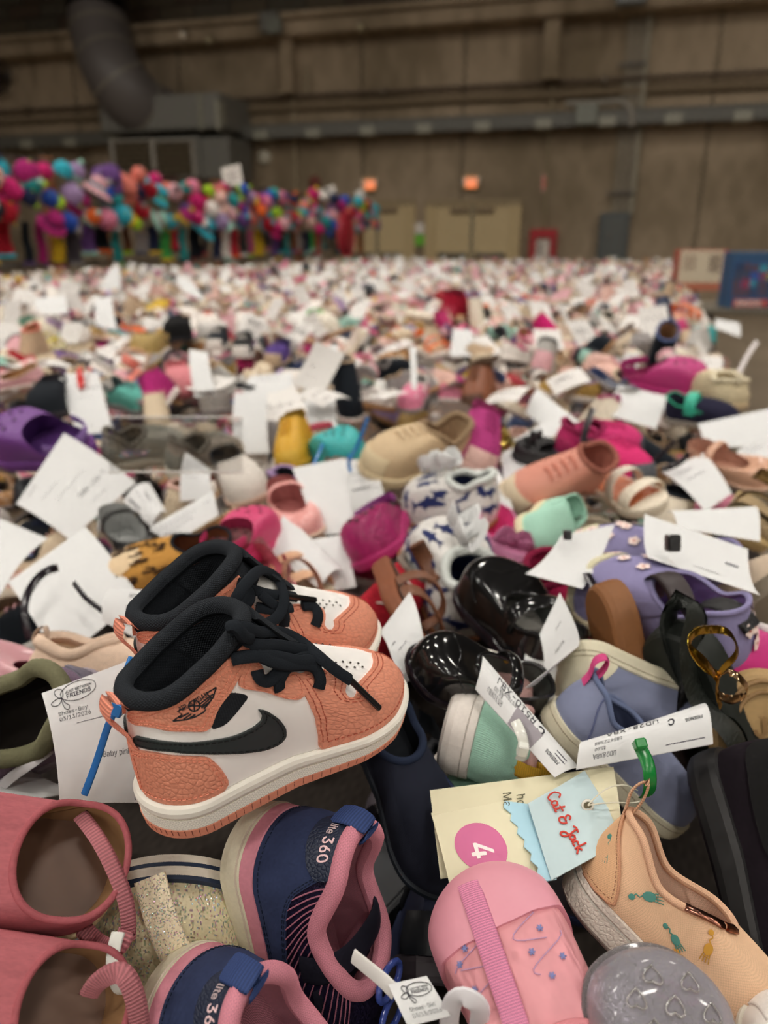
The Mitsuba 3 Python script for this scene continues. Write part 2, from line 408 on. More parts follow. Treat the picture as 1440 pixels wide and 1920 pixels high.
    def sole(s, col, bottom=None, levels=None, out=.0015):
        """levels: (fraction of the height, inset, colour) from the bottom up"""
        t = s.tt()
        bottom = bottom or col
        levels = levels or [(0, .0025, bottom), (.1, 0.0006, bottom), (.3, -out * .4, col), (.75, -out, col), (.95, -out * .6, col), (1.0, .0015, col)]
        rows = [s.edge(t, i, k) for k, i, _ in levels]
        cols = [np.tile(lin(c), (len(t), 1)) for _, _, c in levels]
        ms = []
        for a in range(len(rows) - 1):          # hard colour changes between levels
            ca = cols[a + 1]
            ms.append(grid(np.stack([rows[a], rows[a + 1]], 1), cu=True, flip=True, colv=np.stack([ca, ca], 1)))
        v0 = weld(ms)
        lo, hi = rows[0], rows[-1]
        cap = [grid(np.stack([np.tile(lo.mean(0), (len(lo), 1)), lo], 1), bottom, cu=True, flip=True), grid(np.stack([hi, np.tile(hi.mean(0), (len(hi), 1))], 1), col, cu=True, flip=True)]
        return cat([v0] + cap)
    def strap(s, x, w, rise, col, thick=.0016, drop=.5, n=18, skew=0.0):
        """a band over the foot at x (fraction of the length)"""
        f = x
        t = np.arccos(np.clip(1 - 2 * f, -1, 1)) / (2 * np.pi)
        L_, R_ = s.U(np.array(t), np.array(drop)), s.U(np.array(1 - t), np.array(drop))
        a = np.linspace(0, np.pi, n)
        c = (L_ + R_) / 2
        hw = (L_[1] - R_[1]) / 2
        top_ = s.ring(np.array([.25]))[0, 2] * 0 + rise
        P = np.stack([np.full(n, c[0]) + skew * np.cos(a), c[1] + hw * 1.03 * np.sign(np.cos(a)) * np.abs(np.cos(a)) ** .8, c[2] + (top_ - c[2]) * np.sin(a) ** .75], 1)
        nn = P - np.array([c[0], c[1], c[2] - hw * .3]); nn[:, 0] = 0
        return tube(P, w / 2, col, r2=thick, nrm=nn, sides=10)
    def lace(s, x0, x1, rows, col, r=.0016, r2=.0008, lift=.0015, span=.32):
        ms = []
        for k in range(rows):
            f = x0 + (x1 - x0) * k / max(rows - 1, 1)
            pts = []
            for y in np.linspace(-1, 1, 9):
                pts.append(s.over(f, y * span * s.W / 2, lift + .0015 * (1 - y * y)))
            ms.append(tube(np.array(pts), r, col, r2=r2, nrm=[0, 0, 1.0], sides=6))
        return ms
    def over(s, f, y, lift=0.0):
        """the point of the vamp above x = f L, y"""
        if not hasattr(s, '_vp'):
            t, v = np.linspace(.18, .82, 121)[:, None], np.linspace(0.1, 1, 60)[None, :]
            P = s.U(t, v); s._vp = P.reshape(-1, 3)
        d = (s._vp[:, 0] - f * s.L) ** 2 + (s._vp[:, 1] - y) ** 2 - s._vp[:, 2] * 1e-4
        p = s._vp[d.argmin()]
        return np.array([f * s.L, y, p[2] + lift])
def weld(ms):
    return cat(ms)
def bow(w, col, r=.006):
    ms = []
    for sg in (-1, 1):
        a = np.linspace(0, 2 * np.pi, 14, endpoint=False)
        ms.append(tube(np.stack([.25 * w * np.sin(a), sg * (w * .28 - w * .26 * np.cos(a)), .3 * w * np.sin(a) ** 2 + .0 * a], 1), r, col, r2=.0012, nrm=[1, 0, .3], closed=True, sides=6))
    ms.append(trimesh_sphere(w * .14, col, 1))
    return cat(ms)
def pose(heel, toe, up, L):
    """heel and toe as (px, py, depth) of the photograph; gives the frame, scaled to join them"""
    a, b = at(*heel), at(*toe)
    return frame(a, b - a, up, np.linalg.norm(b - a) / L)
def screen(r, u, f):
    """a direction given as right, up and away in the photograph"""
    return r * np.array([1.0, 0, 0]) + u * UP + f * FWD
STYLE = {
    'sneaker': dict(o=(.02, .46), oz=(.060, .044, .056), toe=.032, W=.06, zs=.016),
    'hightop': dict(o=(.02, .42), oz=(.085, .078, .086), toe=.034, W=.06, zs=.015),
    'slipon': dict(o=(.03, .46), oz=(.052, .042, .05), toe=.03, W=.06, zs=.014),
    'maryjane': dict(o=(.03, .66), oz=(.044, .03, .024), toe=.026, W=.056, zs=.009, ow=.74),
    'flat': dict(o=(.03, .68), oz=(.038, .026, .022), toe=.024, W=.054, zs=.007, ow=.76),
    'clog': dict(o=(.00, .5), oz=(.026, .03, .052), toe=.042, W=.066, zs=.018, heel=.86, ow=.8),
    'boot': dict(o=(.02, .40), oz=(.12, .115, .12), toe=.036, W=.062, zs=.016, ow=.8),
    'slipper': dict(o=(.05, .5), oz=(.045, .04, .05), toe=.04, W=.07, zs=.01, bulge=.4),
    'sandal': dict(o=(.02, .7), oz=(.04, .02, .02), toe=.024, W=.058, zs=.018),
}
def build_shoe(style, c, n=24, m=6, fine=False, L=.135):
    """the parts of one plain shoe: c = (upper, accent, sole, lining)"""
    main, acc, sol, lin_ = c[:4]
    mat = c[4] if len(c) > 4 else {'maryjane': 'gloss', 'flat': 'satin', 'clog': 'satin', 'sandal': 'satin', 'slipper': 'suede', 'boot': 'suede', 'slipon': 'canvas'}.get(style, 'canvas')
    S = Shoe(L=L, n=n, m=m, **STYLE[style])
    d = {}
    d['sole'] = (S.sole(sol, '#b9ab94' if sol > '#d' else sol), 'rubber')
    if style == 'sandal':
        d['footbed'] = (S.insole(lin_, .001), 'satin')
        d['strap'] = [(S.strap(.78, .020, .034, main, drop=.04), mat), (S.strap(.56, .016, .045, acc, drop=.04), mat)]
        h = np.array([S.edge(np.array([t]), .002)[0] + [0, 0, .028] for t in np.linspace(-.12, .12, 11)])
        d['heel_strap'] = (tube(h, .008, main, r2=.0012, nrm=h - np.array([S.L * .3, 0, h[0, 2]]), sides=6), mat)
        return d
    d['upper'] = (S.upper(main), mat)
    d['lining'] = (S.lining(lin_, m=3), 'matte')
    if style in ('sneaker', 'hightop'):
        d['collar'] = (S.collar(.0035, lin_, -.001, sides=6), 'mesh')
        d['lace'] = [(x, 'canvas') for x in S.lace(.5, .70, 4 if fine else 3, acc if acc != main else '#e8e6e0')]
        d['toe_cap'] = (S.patch(.40, .60, 0, .28, .0012, sol if fine else acc, 12, 4), 'rubber')
        d['heel_counter'] = (S.patch(-.1, .1, 0, .55, .0012, acc, 8, 4), 'leather')
    elif style == 'maryjane':
        d['strap'] = (S.strap(.44, .011, .046, main, drop=.75), mat)
        d['buckle'] = (move(trimesh_sphere(.0035, '#c9bfa6', 1), frame(S.U(np.array(.2), np.array(.93)) + [0, .001, .001], [1, 0, 0], [0, 0, 1])), 'metal')
    elif style == 'flat':
        d['bow'] = (move(bow(.03, acc, .005), frame(S.over(.74, 0, .003), [1, 0, -.3], [0, 0, 1])), mat)
        d['collar'] = (S.collar(.0014, acc, sides=5), 'satin')
    elif style == 'clog':
        hole = trimesh_sphere(.0028, '#3a2c2c', 1)
        d['vent_hole'] = [(move((hole[0] * [1, 1, .3], *hole[1:]), frame(S.over(x, y, .0002), [1, 0, -.3], [0, y * 20, 1])), 'matte') for x, y in ((.62, 0), (.72, .01), (.72, -.01), (.8, 0), (.64, .016), (.64, -.016))]
        h = np.array([S.ring(np.array([t]))[0] + [-.004, 0, .012] for t in np.linspace(-.24, .24, 11)])
        d['heel_strap'] = (tube(h, .006, acc, r2=.0016, nrm=h - np.array([S.L * .3, 0, h[0, 2]]), sides=6), mat)
    elif style == 'slipon':
        d['gore'] = [(S.patch(a, b, .55, 1, .0006, acc, 6, 4), 'ribbed') for a, b in ((.27, .32), (.68, .73))]
        d['collar'] = (S.collar(.0018, acc, sides=5), 'canvas')
    else:
        d['collar'] = (S.collar(.005 if style == 'slipper' else .003, acc, sides=6), 'suede')
        d['pull_tab'] = (tube(spline([S.ring(np.array([0.0]))[0] + q for q in ([0, 0, -.01], [-.006, 0, .004], [0, 0, .01], [.004, 0, -.004])], 10), .005, acc, r2=.0008, nrm=[1, 0, .2], sides=6), 'ribbed')
    return d
# ---- words and colours for the many shoes
PAL = {'white': '#e6e1d8', 'cream': '#d8cab0', 'ivory': '#e2d8c4', 'blush': '#d9b3a8', 'pale pink': '#dba6ac', 'pink': '#d27c92', 'hot pink': '#c5286f', 'magenta': '#a8256f', 'coral': '#d97a68', 'red': '#a81d2a',
       'black': '#1c1b1f', 'charcoal': '#3d3b40', 'navy': '#232a48', 'denim blue': '#5d6f9c', 'purple': '#62437f', 'lilac': '#a48bb8', 'mint': '#9cccb9', 'teal': '#2f8f8c', 'gold': '#b39250', 'silver': '#b5b3ae',
       'tan': '#a87c52', 'brown': '#623a22', 'beige': '#c4a98a', 'grey': '#8b8782', 'yellow': '#d8b52c', 'orange': '#e0662c', 'green': '#3c9a4a', 'lime': '#9cc42c', 'royal blue': '#2a4fae', 'turquoise': '#37a9bd'}
PW = {'white': 14, 'cream': 11, 'ivory': 9, 'blush': 9, 'pale pink': 9, 'pink': 5, 'hot pink': 4, 'magenta': 2, 'coral': 2, 'red': 2, 'black': 7, 'charcoal': 2, 'navy': 3, 'denim blue': 2, 'purple': 2, 'lilac': 2, 'mint': 2,
      'teal': 1, 'gold': 3, 'silver': 4, 'tan': 2, 'brown': 2, 'beige': 5, 'grey': 5, 'yellow': .6, 'orange': 1}
BRIGHT = ['royal blue', 'turquoise', 'lime', 'hot pink', 'red', 'orange', 'teal', 'purple', 'green', 'yellow', 'navy', 'magenta', 'pink', 'black', 'pale pink', 'white']
WORD = {'sneaker': ('sneaker', 'sneaker', '{a} laces'), 'hightop': ('high_top_sneaker', 'high-top sneaker', '{a} laces'), 'slipon': ('slip_on_shoe', 'slip-on shoe', '{a} side gores'), 'maryjane': ('mary_jane_shoe', 'mary jane shoe', '{l} lining'),
        'flat': ('ballet_flat', 'ballet flat', '{a} bow'), 'clog': ('clog', 'foam clog', '{a} heel strap'), 'boot': ('ankle_boot', 'ankle boot', '{a} collar'), 'slipper': ('slipper', 'slipper', '{a} collar'), 'sandal': ('sandal', 'sandal', '{a} ankle strap')}
def LC(c): return [float(x) for x in lin(c)]
# ---- the hall -----------------------------------------------------------------------------------
def proc_mat(name, fn, rough=.9, metallic=0.0, spec=.3):
    scene['mat_' + name] = two(dict(type='principled', base_color=mikit.proc(fn), roughness=rough, metallic=metallic, specular=spec))
def c_concrete(p, n, uv):
    a = mikit.fbm(p.x * .55, p.y * .55, p.z * .45, 4); b = mikit.fbm(p.x * 5, p.y * 5, p.z * 2.2, 3)
    c = mikit.mix(LC('#766853'), LC('#a3917a'), mikit.smoothstep(.25, .75, a * .7 + b * .3))
    s = mikit.smoothstep(.62, .75, mikit.fbm(p.x * 2.2, p.y * 2.2, p.z * .35, 3))
    return mikit.mix(c, LC('#6a5b46'), s * .5)
def c_floor(p, n, uv):
    a = mikit.fbm(p.x * .8, p.y * .8, 0, 4)
    return mikit.mix(LC('#6d6152'), LC('#8a7b68'), a)
proc_mat('concrete', c_concrete); proc_mat('floor', c_floor, .45, 0, .5)
W0, WD, WN = np.array([0, 18.0, 0]), np.array([math.cos(math.radians(15.9)), -math.sin(math.radians(15.9)), 0]), np.array([-math.sin(math.radians(15.9)), -math.cos(math.radians(15.9)), 0])
def wq(px, py, off=0.0):
    r = at(px, py, 1) - EYE
    p = EYE + r * (((W0 + WN * off - EYE) @ WN) / (r @ WN)) - W0
    return p @ WD, p[2]
WM = np.eye(4); WM[:3, 0], WM[:3, 1], WM[:3, 2], WM[:3, 3] = WD, -WN, [0, 0, 1], W0     # local: x along the wall, -y into the hall, z up
def wbox(px0, py0, px1, py1, th, col, off=0.0, bev=0.0, q=None, z=None):
    """a box on the end wall over these pixels, th thick, its back off metres from the wall"""
    cx, cy = (px0 + px1) / 2, (py0 + py1) / 2
    q0, q1 = (wq(px0, cy, off)[0], wq(px1, cy, off)[0]) if q is None else q
    z1, z0 = (wq(cx, py0, off)[1], wq(cx, py1, off)[1]) if z is None else z
    return move(box((q0, -off - th, z0), (q1, -off, z1), col, bev), WM)
def flat(m):
    return m
HALL = (-24.0, 20.0)
zb = wq(720, 57)[1]
struct('wall_back', move(box((-26, 0, 0), (24, .4, zb + .2)), WM), 'concrete')
struct('wall_back_upper', move(box((-26, .9, zb), (24, 1.3, 9.49), '#3a332b'), WM), 'matte')
tone = np.random.default_rng(3)
qa_, qb_ = wq(-40, 20, -.9)[0], wq(1480, 0, -.9)[0]
n_b = 0
for row in range(9):           # the block courses above the ledge, joints left open
    z_ = zb + .42 + row * .3
    for j in range(int((qb_ - qa_) / .9) + 1):
        q_ = qa_ + j * .9 - (row % 2) * .45
        rise = z_ - EYE[2] > (zb - EYE[2]) + 1.75 - .045 * (q_ - qa_) * 1.6
        if rise: continue
        emit('wall_back_upper__block' + (f'_{n_b:03d}' if n_b else ''), move(box((q_, .86 + tone.uniform(0, .012), z_), (q_ + .87, .9, z_ + .275), ['#5f5546', '#574d40', '#665b4a'][tone.integers(3)], .012), WM), 'matte', False)
        n_b += 1
struct('floor', box((-26, -30, -.2), (24, 27, 0)), 'floor')
struct('ceiling', box((-26, -30, 9.5), (24, 27, 9.7), '#4a453e'), 'matte')
struct('wall_front', box((-26, -30.3, 0), (24, -30, 9.6)), 'concrete')
struct('wall_left', box((-26.3, -30, 0), (-26, 27, 9.6)), 'concrete')
struct('wall_right', box((22, -30, 0), (22.3, 27, 9.6)), 'concrete')
# ledge beam and the two stub columns below it
zt, z0 = wq(720, 22, .5)[1], wq(720, 52, .5)[1]
struct('trim_1', cat([move(box((-26, -.5, z0), (24, .9, zt), '#8d7a5e', .03), WM), move(box((-26, -.62, zt), (24, .9, zt + .12), '#7a6a54', .02), WM)]), 'concrete')
for i, (a, b, c, d) in enumerate(((537, 68, 558, 178), (1022, 22, 1052, 152))):
    struct(f'trim_{i + 2}', cat([wbox(a, b, c, d, .35, '#8d7a5e', 0, .02), wbox(a - 2, d - 4, c + 2, d + 2, .4, '#5e5242', 0)]), 'concrete')
for i, px in enumerate((345, 680, 868, 1328, 150)):        # joints between the tilt-up panels
    q = wq(px, 250)[0]
    struct(f'trim_{i + 4}', cat([move(box((q - .03, -.015, 0), (q - .012, .0, z0), '#5f523f'), WM), move(box((q + .012, -.015, 0), (q + .03, .0, z0), '#5f523f'), WM)]), 'matte')
# lamps
for i, (x, y) in enumerate(LAMPS):
    k = nm('high_bay_lamp')
    tag(k, 'long white high bay lamp hung under the hall ceiling', 'ceiling lamp', 'high bay lamps under the ceiling')
    emit(k + '__housing', cat([box((x - .75, y - .3, 8.36), (x + .75, y + .3, 8.5), '#b9b9b5', .02), box((x - .5, y - .01, 8.5), (x - .48, y + .01, 9.49), '#777777'), box((x + .48, y - .01, 8.5), (x + .5, y + .01, 9.49), '#777777')]), 'satin', False)
    scene[k + '__diffuser'] = dict(type='rectangle', to_world=T().translate([x, y, 8.35]).rotate([1, 0, 0], 180).scale([.7, .26, 1]), bsdf={'type': 'ref', 'id': 'mat_lampface'},
                                   emitter=dict(type='area', radiance={'type': 'rgb', 'value': [LAMP * 1.0, LAMP * .94, LAMP * .86]}))
scene['mat_lampface'] = dict(type='diffuse', reflectance={'type': 'rgb', 'value': .7})
# cable tray, pipes and ledges along the end wall
def along(py0, px, th, dep, col, off=0.0, mat='satin'):
    z = wq(px, py0, off)[1]
    return move(box((-24, -off - dep, z - th / 2), (22, -off, z + th / 2), col, .01), WM), z
m, zz = along(224, 1080, .2, .12, '#5b5850', .3)
m2 = cat([m, move(box((-24, -.44, zz + .1), (22, -.28, zz + .13), '#5b5850'), WM), move(box((-24, -.44, zz - .13), (22, -.28, zz - .1), '#5b5850'), WM)])
k = tag(nm('cable_tray'), 'long grey steel cable tray running the full width of the concrete wall', 'cable tray')
emit(k + '__tray', m2, 'satin', False)
for i in range(34):
    q = -22 + i * 1.2
    emit(k + '__' + 'bracket' + (f'_{i:03d}' if i else ''), move(box((q, -.46, zz - .15), (q + .32, -.01, zz + .02), '#8f8b80', .01), WM), 'satin', False)
k = tag(nm('pipe'), 'thin dark sprinkler pipe along the concrete wall above the cable tray', 'pipe')
z = wq(1080, 152, .15)[1]
emit(k + '__run', move(tube([(-24, -.15, z), (22, -.15, z)], .035, '#4f4436', sides=10), WM), 'satin')
for i in range(10):
    q = -22 + 4.4 * i
    emit(k + '__clamp' + (f'_{i:03d}' if i else ''), move(box((q, -.2, z - .06), (q + .08, -.01, z + .07), '#574b3b'), WM), 'satin', False)
k = tag(nm('pipe'), 'brown ledge pipe along the concrete wall, just above the cable tray', 'pipe')
z = wq(1080, 176, .1)[1]
emit(k, move(box((-24, -.12, z - .06), (22, -.01, z + .06), '#6d5e49', .02), WM), 'matte', False)
# seven conduits in a bundle, junction box with bent pipe, electric panel
for i in range(7):
    k = tag(nm('conduit'), f'vertical grey steel conduit, {["leftmost", "second from left", "third from left", "middle one", "third from right", "second from right", "rightmost and thickest"][i]} of the seven above the electric panel', 'conduit')
    x0, x1 = 1148 + i * 6.0, 1152 + i * 6.2
    q0 = wq(x0, 400, .1)[0]; zt_ = z0; zl = wq(1150, 402, .1)[1]
    emit(k, move(tube([(q0, -.1, zl), (q0, -.1, zt_)], .017 if i < 6 else .045, '#9a9486' if i % 2 else '#8b8578', sides=10), WM), 'satin')
for py, n_ in ((362, 0), (121, 1)):
    k = tag(nm('conduit_strap'), ('lower' if n_ == 0 else 'upper') + ' dark strut strap across the bundle of conduits', 'strap')
    emit(k, wbox(1137 + n_ * 22, py - 2, 1190 + n_ * 22, py + 2, .06, '#4b453c', .13), 'satin', False)
k = tag(nm('electric_panel'), 'tall grey electric panel low on the wall below the conduits', 'electric panel')
emit(k + '__cabinet', wbox(1121, 400, 1176, 520, .3, '#4a4f4e', 0, .02), 'satin', False)
emit(k + '__door', wbox(1127, 406, 1170, 520, .03, '#515756', .3, .01), 'satin', False)
emit(k + '__handle', wbox(1140, 438, 1144, 446, .04, '#8b8b88', .33), 'metal', False)
k = tag(nm('junction_box'), 'square grey junction box on the cable tray beside the conduits', 'junction box')
emit(k + '__case', wbox(1080, 200, 1121, 238, .35, '#77756c', .2, .02), 'satin', False)
qa, za = wq(1121, 192, .4); qb, zb_ = wq(1185, 215, .4)
emit(k + '__pipe', move(tube(spline([(qa - .6, -.4, za), (qa + .3, -.4, za), (qb - .25, -.4, za), (qb, -.4, za - .25), (qb, -.4, zb_ - .2)], 30), .06, '#8b877b'), WM), 'satin')
k = tag(nm('junction_box'), 'grey junction box on the beam straight above the bundle of conduits', 'junction box')
emit(k + '__case', wbox(1155, -16, 1212, 14, .3, '#6f7069', .62, .02), 'satin', False)
k = tag(nm('junction_box'), 'greenish grey junction box on the beam above the left stub column', 'junction box')
emit(k + '__case', wbox(497, 28, 530, 66, .3, '#575a52', .5, .02), 'satin', False)
emit(k + '__cover', wbox(501, 32, 526, 62, .02, '#62655c', .8, .005), 'satin', False)
# double doors
def doors(n, x0, x1, y0, lx0, lx1):
    k = f'door_{n}'
    q0, q1, zt = wq(x0, 430)[0], wq(x1, 430)[0], wq((x0 + x1) / 2, y0)[1]
    fr = .22
    m = [box((q0, -.08, 0), (q0 + fr, 0, zt), '#b39d72'), box((q1 - fr, -.08, 0), (q1, 0, zt), '#b39d72'), box((q0, -.08, zt), (q1, 0, zt + .12), '#8f7c58')]
    struct(k + '__frame', move(cat(m), WM), 'satin')
    labels[k] = {'kind': 'structure', 'label': ('pair' if lx1 > lx0 else 'pair') + ' of tan steel exit doors ' + ('beside the red fire hose cabinet' if n == 1 else 'partly behind the end of the hat rack')}
    mid = (q0 + q1) / 2
    for j, (a, b) in enumerate(((q0 + fr, mid - .012), (mid + .012, q1 - fr))):
        lk = k + '__leaf' + (f'_{j:03d}' if j else '')
        emit(lk, move(box((a, -.05, 0), (b, -.01, zt), '#bda87c', .005), WM), 'satin', False)
        emit(lk + '__push_bar', move(cat([box((a + .08, -.17, 1.06), (b - .08, -.1, 1.15), '#b0aea6', .015), box((a + .08, -.11, 1.05), (a + .2, -.05, 1.16), '#8f8d86'), box((b - .2, -.11, 1.05), (b - .08, -.05, 1.16), '#8f8d86')]), WM), 'metal', False)
        emit(lk + '__closer', move(box(((b - .45) if j == 0 else (a + .05), -.14, zt - .13), ((b - .05) if j == 0 else (a + .45), -.05, zt - .04), '#7a6b50', .01), WM), 'satin', False)
    emit(k + '__astragal', move(box((mid - .03, -.07, 0), (mid + .03, -.05, zt), '#6f654f'), WM), 'satin', False)
doors(1, 798, 976, 386, 0, 1)
doors(2, 640, 779, 386, 0, 0)
for i, (x0, y0, x1, y1, w_) in enumerate(((681, 334, 706, 358, 'left'), (870, 330, 897, 355, 'right'))):
    k = tag(nm('exit_sign'), 'square lit orange exit sign over the ' + ('doors behind the hat rack' if i == 0 else 'doors beside the fire hose cabinet'), 'exit sign')
    emit(k + '__housing', wbox(x0, y0, x1, y1, .1, '#d8b07c', .02, .01), 'satin', False)
    V = wbox(x0 + 4, y0 + 4, x1 - 4, y1 - 4, .012, '#ff7a4a', .12)
    scene['mat_exitface'] = dict(type='diffuse', reflectance={'type': 'rgb', 'value': [.6, .2, .1]})
    scene[k + '__face'] = {**mikit.ply((V[0], V[1]), 'mat_exitface'), 'emitter': dict(type='area', radiance={'type': 'rgb', 'value': [.95, .20, .055]})}
    qc, zc = wq((x0 + x1) / 2, (y0 + y1) / 2 + 4); 
    emit(k + '__lettering', text('EXIT', .12, lambda v, l: (np.stack([v[:, 0] + qc - .17, np.full(len(v), -.134 - l), v[:, 1] + zc], 1) @ WM[:3, :3].T + W0), '#fff0e0', True), 'matte', False)
k = tag(nm('notice'), 'white and green paper notice on the wall between the two pairs of doors', 'notice')
emit(k + '__sheet', wbox(775, 418, 795, 438, .01, '#d8d4cc', .02), 'paper', False)
emit(k + '__sheet_001', wbox(775, 440, 796, 460, .01, '#6fb53a', .02), 'paper', False)
k = tag(nm('fire_hose_cabinet'), 'red framed fire hose cabinet with white centre low on the wall', 'fire cabinet')
q0, q1, z0_, z1_ = wq(994, 460)[0], wq(1044, 460)[0], wq(1019, 510)[1], wq(1019, 430)[1]
fm = [box((q0, -.2, z0_), (q0 + .13, 0, z1_), '#9c1620', .01), box((q1 - .13, -.2, z0_), (q1, 0, z1_), '#9c1620', .01), box((q0, -.2, z1_ - .17), (q1, 0, z1_), '#a81a24', .01)]
emit(k + '__frame', move(cat(fm), WM), 'satin', False)
emit(k + '__panel', move(box((q0 + .13, -.13, z0_), (q1 - .13, -.02, z1_ - .17), '#c9c1b3'), WM), 'satin', False)
emit(k + '__bar', move(box((q0 + .2, -.16, z0_), (q0 + .24, -.13, z1_ - .25), '#777068'), WM), 'satin', False)
k = tag(nm('fire_sign'), 'narrow red and white fire sign high on the wall above the fire hose cabinet', 'sign')
emit(k, cat([wbox(1016, 328, 1026, 358, .02, '#d9a79a', .01), wbox(1018, 332, 1024, 354, .022, '#cf6a5e', .012)]), 'paper', False)
k = tag(nm('conduit'), 'thin pale conduit running down the wall to the red fire hose cabinet', 'conduit')
emit(k, move(tube([(wq(1020, 430)[0], -.05, z1_), (wq(1020, 430)[0], -.05, z0)], .03, '#8d8067', sides=8), WM), 'satin')
for i, px in enumerate((552, 578)):
    k = tag(nm('conduit'), ['thin pale conduit running down the wall from the left stub column', 'thin pale conduit just right of the left stub column'][i], 'conduit')
    emit(k, move(tube([(wq(px, 200)[0], -.05, .2 if i == 0 else wq(px, 178)[1]), (wq(px, 200)[0], -.05, zz if i else wq(px, 180)[1])] if i == 0 else [(wq(px, 200)[0], -.05, wq(px, 180)[1]), (wq(px, 200)[0], -.05, wq(px, 120)[1])], .03, '#9a8e78', sides=8), WM), 'satin')
k = tag(nm('wall_bell'), 'small round pale alarm bell on the wall above the hat rack', 'alarm bell')
qc, zc = wq(498, 296)
emit(k, move(lathe([(0, .16), (.12, .14), (.15, .08), (.15, 0)], 20, '#b8ae9c'), np.array([[WD[0], 0, WN[0], (W0 + WD * qc)[0]], [WD[1], 0, WN[1], (W0 + WD * qc)[1]], [0, 1, 0, zc], [0, 0, 0, 1.0]])), 'satin')
k = tag(nm('wall_bell'), 'small round dark red alarm bell low on the wall above the hat rack', 'alarm bell')
qc, zc = wq(591, 342)
emit(k, move(lathe([(0, .12), (.1, .1), (.13, .05), (.13, 0)], 20, '#6e2a24'), np.array([[WD[0], 0, WN[0], (W0 + WD * qc)[0]], [WD[1], 0, WN[1], (W0 + WD * qc)[1]], [0, 1, 0, zc], [0, 0, 0, 1.0]])), 'satin')
# ductwork: a big round elbow into a plenum, louvre box below
def dpt(px, py, d=16.0): return at(px, py, d)
k = tag(nm('air_duct'), 'huge round grey sheet metal duct bending down into a square plenum', 'air duct')
path = spline([dpt(182, -60), dpt(184, 30), dpt(196, 95), dpt(222, 152), dpt(258, 195, 16.3), dpt(300, 218, 16.9)], 60)
emit(k + '__elbow', tube(path, .60, '#5c5750', sides=40), 'satin')
for i, j in enumerate((8, 21, 31, 40, 49)):
    t_ = unit(path[j + 1] - path[j - 1])
    emit(k + '__seam' + (f'_{i:03d}' if i else ''), tube([path[j] - t_ * .03, path[j] + t_ * .03], .615, '#756f67', sides=40), 'satin')
emit(k + '__upper_pipe', tube([dpt(182, -120), dpt(183.5, 34)], .625, '#6f6c68', sides=40), 'metal')
M0 = WM.copy()
D0 = at(206, 300, 16.6)
def dbox(x0, y0, x1, y1, off, th, col, bev=.02):
    # a box over these pixels, its front off metres in front of the air unit's face
    def hit(x, y):
        r = at(x, y, 1) - EYE
        return EYE + r * (((D0 + WN * off - EYE) @ WN) / (r @ WN))
    a, b = hit(x0, (y0 + y1) / 2), hit(x1, (y0 + y1) / 2)
    z1, z0_ = hit((x0 + x1) / 2, y0)[2], hit((x0 + x1) / 2, y1)[2]
    M = WM.copy(); M[:3, 3] = [a[0], a[1], 0]
    return move(box((0, 0, z0_), ((b - a) @ WD, th, z1), col, bev), M)
emit(k + '__plenum', dbox(186, 178, 412, 243, .0, 1.5, '#6d6a60'), 'satin', False)
emit(k + '__plenum_flange', cat([dbox(182, 240, 416, 246, .05, 1.6, '#55524a'), dbox(370, 176, 378, 244, .06, .3, '#7d7a70'), dbox(402, 186, 410, 244, .06, .3, '#8c897e')]), 'satin', False)
k = tag(nm('louvre_unit'), 'sheet metal air unit with two dark louvre panels under the plenum', 'air unit')
emit(k + '__side_hood', dbox(378, 256, 430, 334, -.1, 1.1, '#67645a'), 'satin', False)
emit(k + '__case', dbox(206, 258, 375, 336, .0, 1.2, '#6f6c62'), 'satin', False)
for i, (a, b) in enumerate(((213, 282), (290, 358))):
    lk = k + '__louvre' + (f'_{i:03d}' if i else '')
    emit(lk, dbox(a, 266, b, 330, .03, .1, '#4a3f31'), 'matte', False)
    for j in range(6):
        y = 270 + j * 10
        emit(lk + '__blade' + (f'_{j:03d}' if j else ''), dbox(a + 1, y, b - 1, y + 5, .09, .08, '#5c4f3d', .005), 'matte', False)
    emit(lk + '__rim', cat([dbox(a - 4, 261, b + 4, 266, .14, .14, '#8f877a'), dbox(a - 4, 330, b + 4, 334, .14, .14, '#8f877a'), dbox(a - 5, 261, a, 334, .14, .14, '#8f877a'), dbox(b, 261, b + 5, 334, .14, .14, '#8f877a')]), 'satin', False)
k = tag(nm('duct_post'), 'pale galvanised steel post standing right of the plenum and louvre unit', 'post')
a, b = at(421, 186, 16.3), at(428, 345, 16.3)
emit(k, tube([(a[0], a[1], 0), a], .11, '#a19f94', sides=16), 'satin')
k = tag(nm('dark_wall_fan'), 'dark wall fan high on the wall at the far left edge', 'fan')
qc, zc = wq(12, 148)
fm = np.array([[WD[0], 0, WN[0], (W0 + WD * qc + WN * .2)[0]], [WD[1], 0, WN[1], (W0 + WD * qc + WN * .2)[1]], [0, 1, 0, zc], [0, 0, 0, 1.0]])
emit(k + '__cage', move(tube([(.34 * math.cos(a), .34 * math.sin(a), .1) for a in np.linspace(0, 6.2832, 24, endpoint=False)], .03, '#2a241d', closed=True), fm), 'satin')
emit(k + '__hub', move(cat([lathe([(0, .25), (.1, .22), (.12, 0), (.12, -.2)], 16, '#2a241d')]), fm), 'satin')
emit(k + '__blade', move(cat([box((-.3, -.06, .05), (.3, .06, .07), '#30281f'), box((-.06, -.3, .06), (.06, .3, .08), '#30281f')]), fm), 'satin', False)
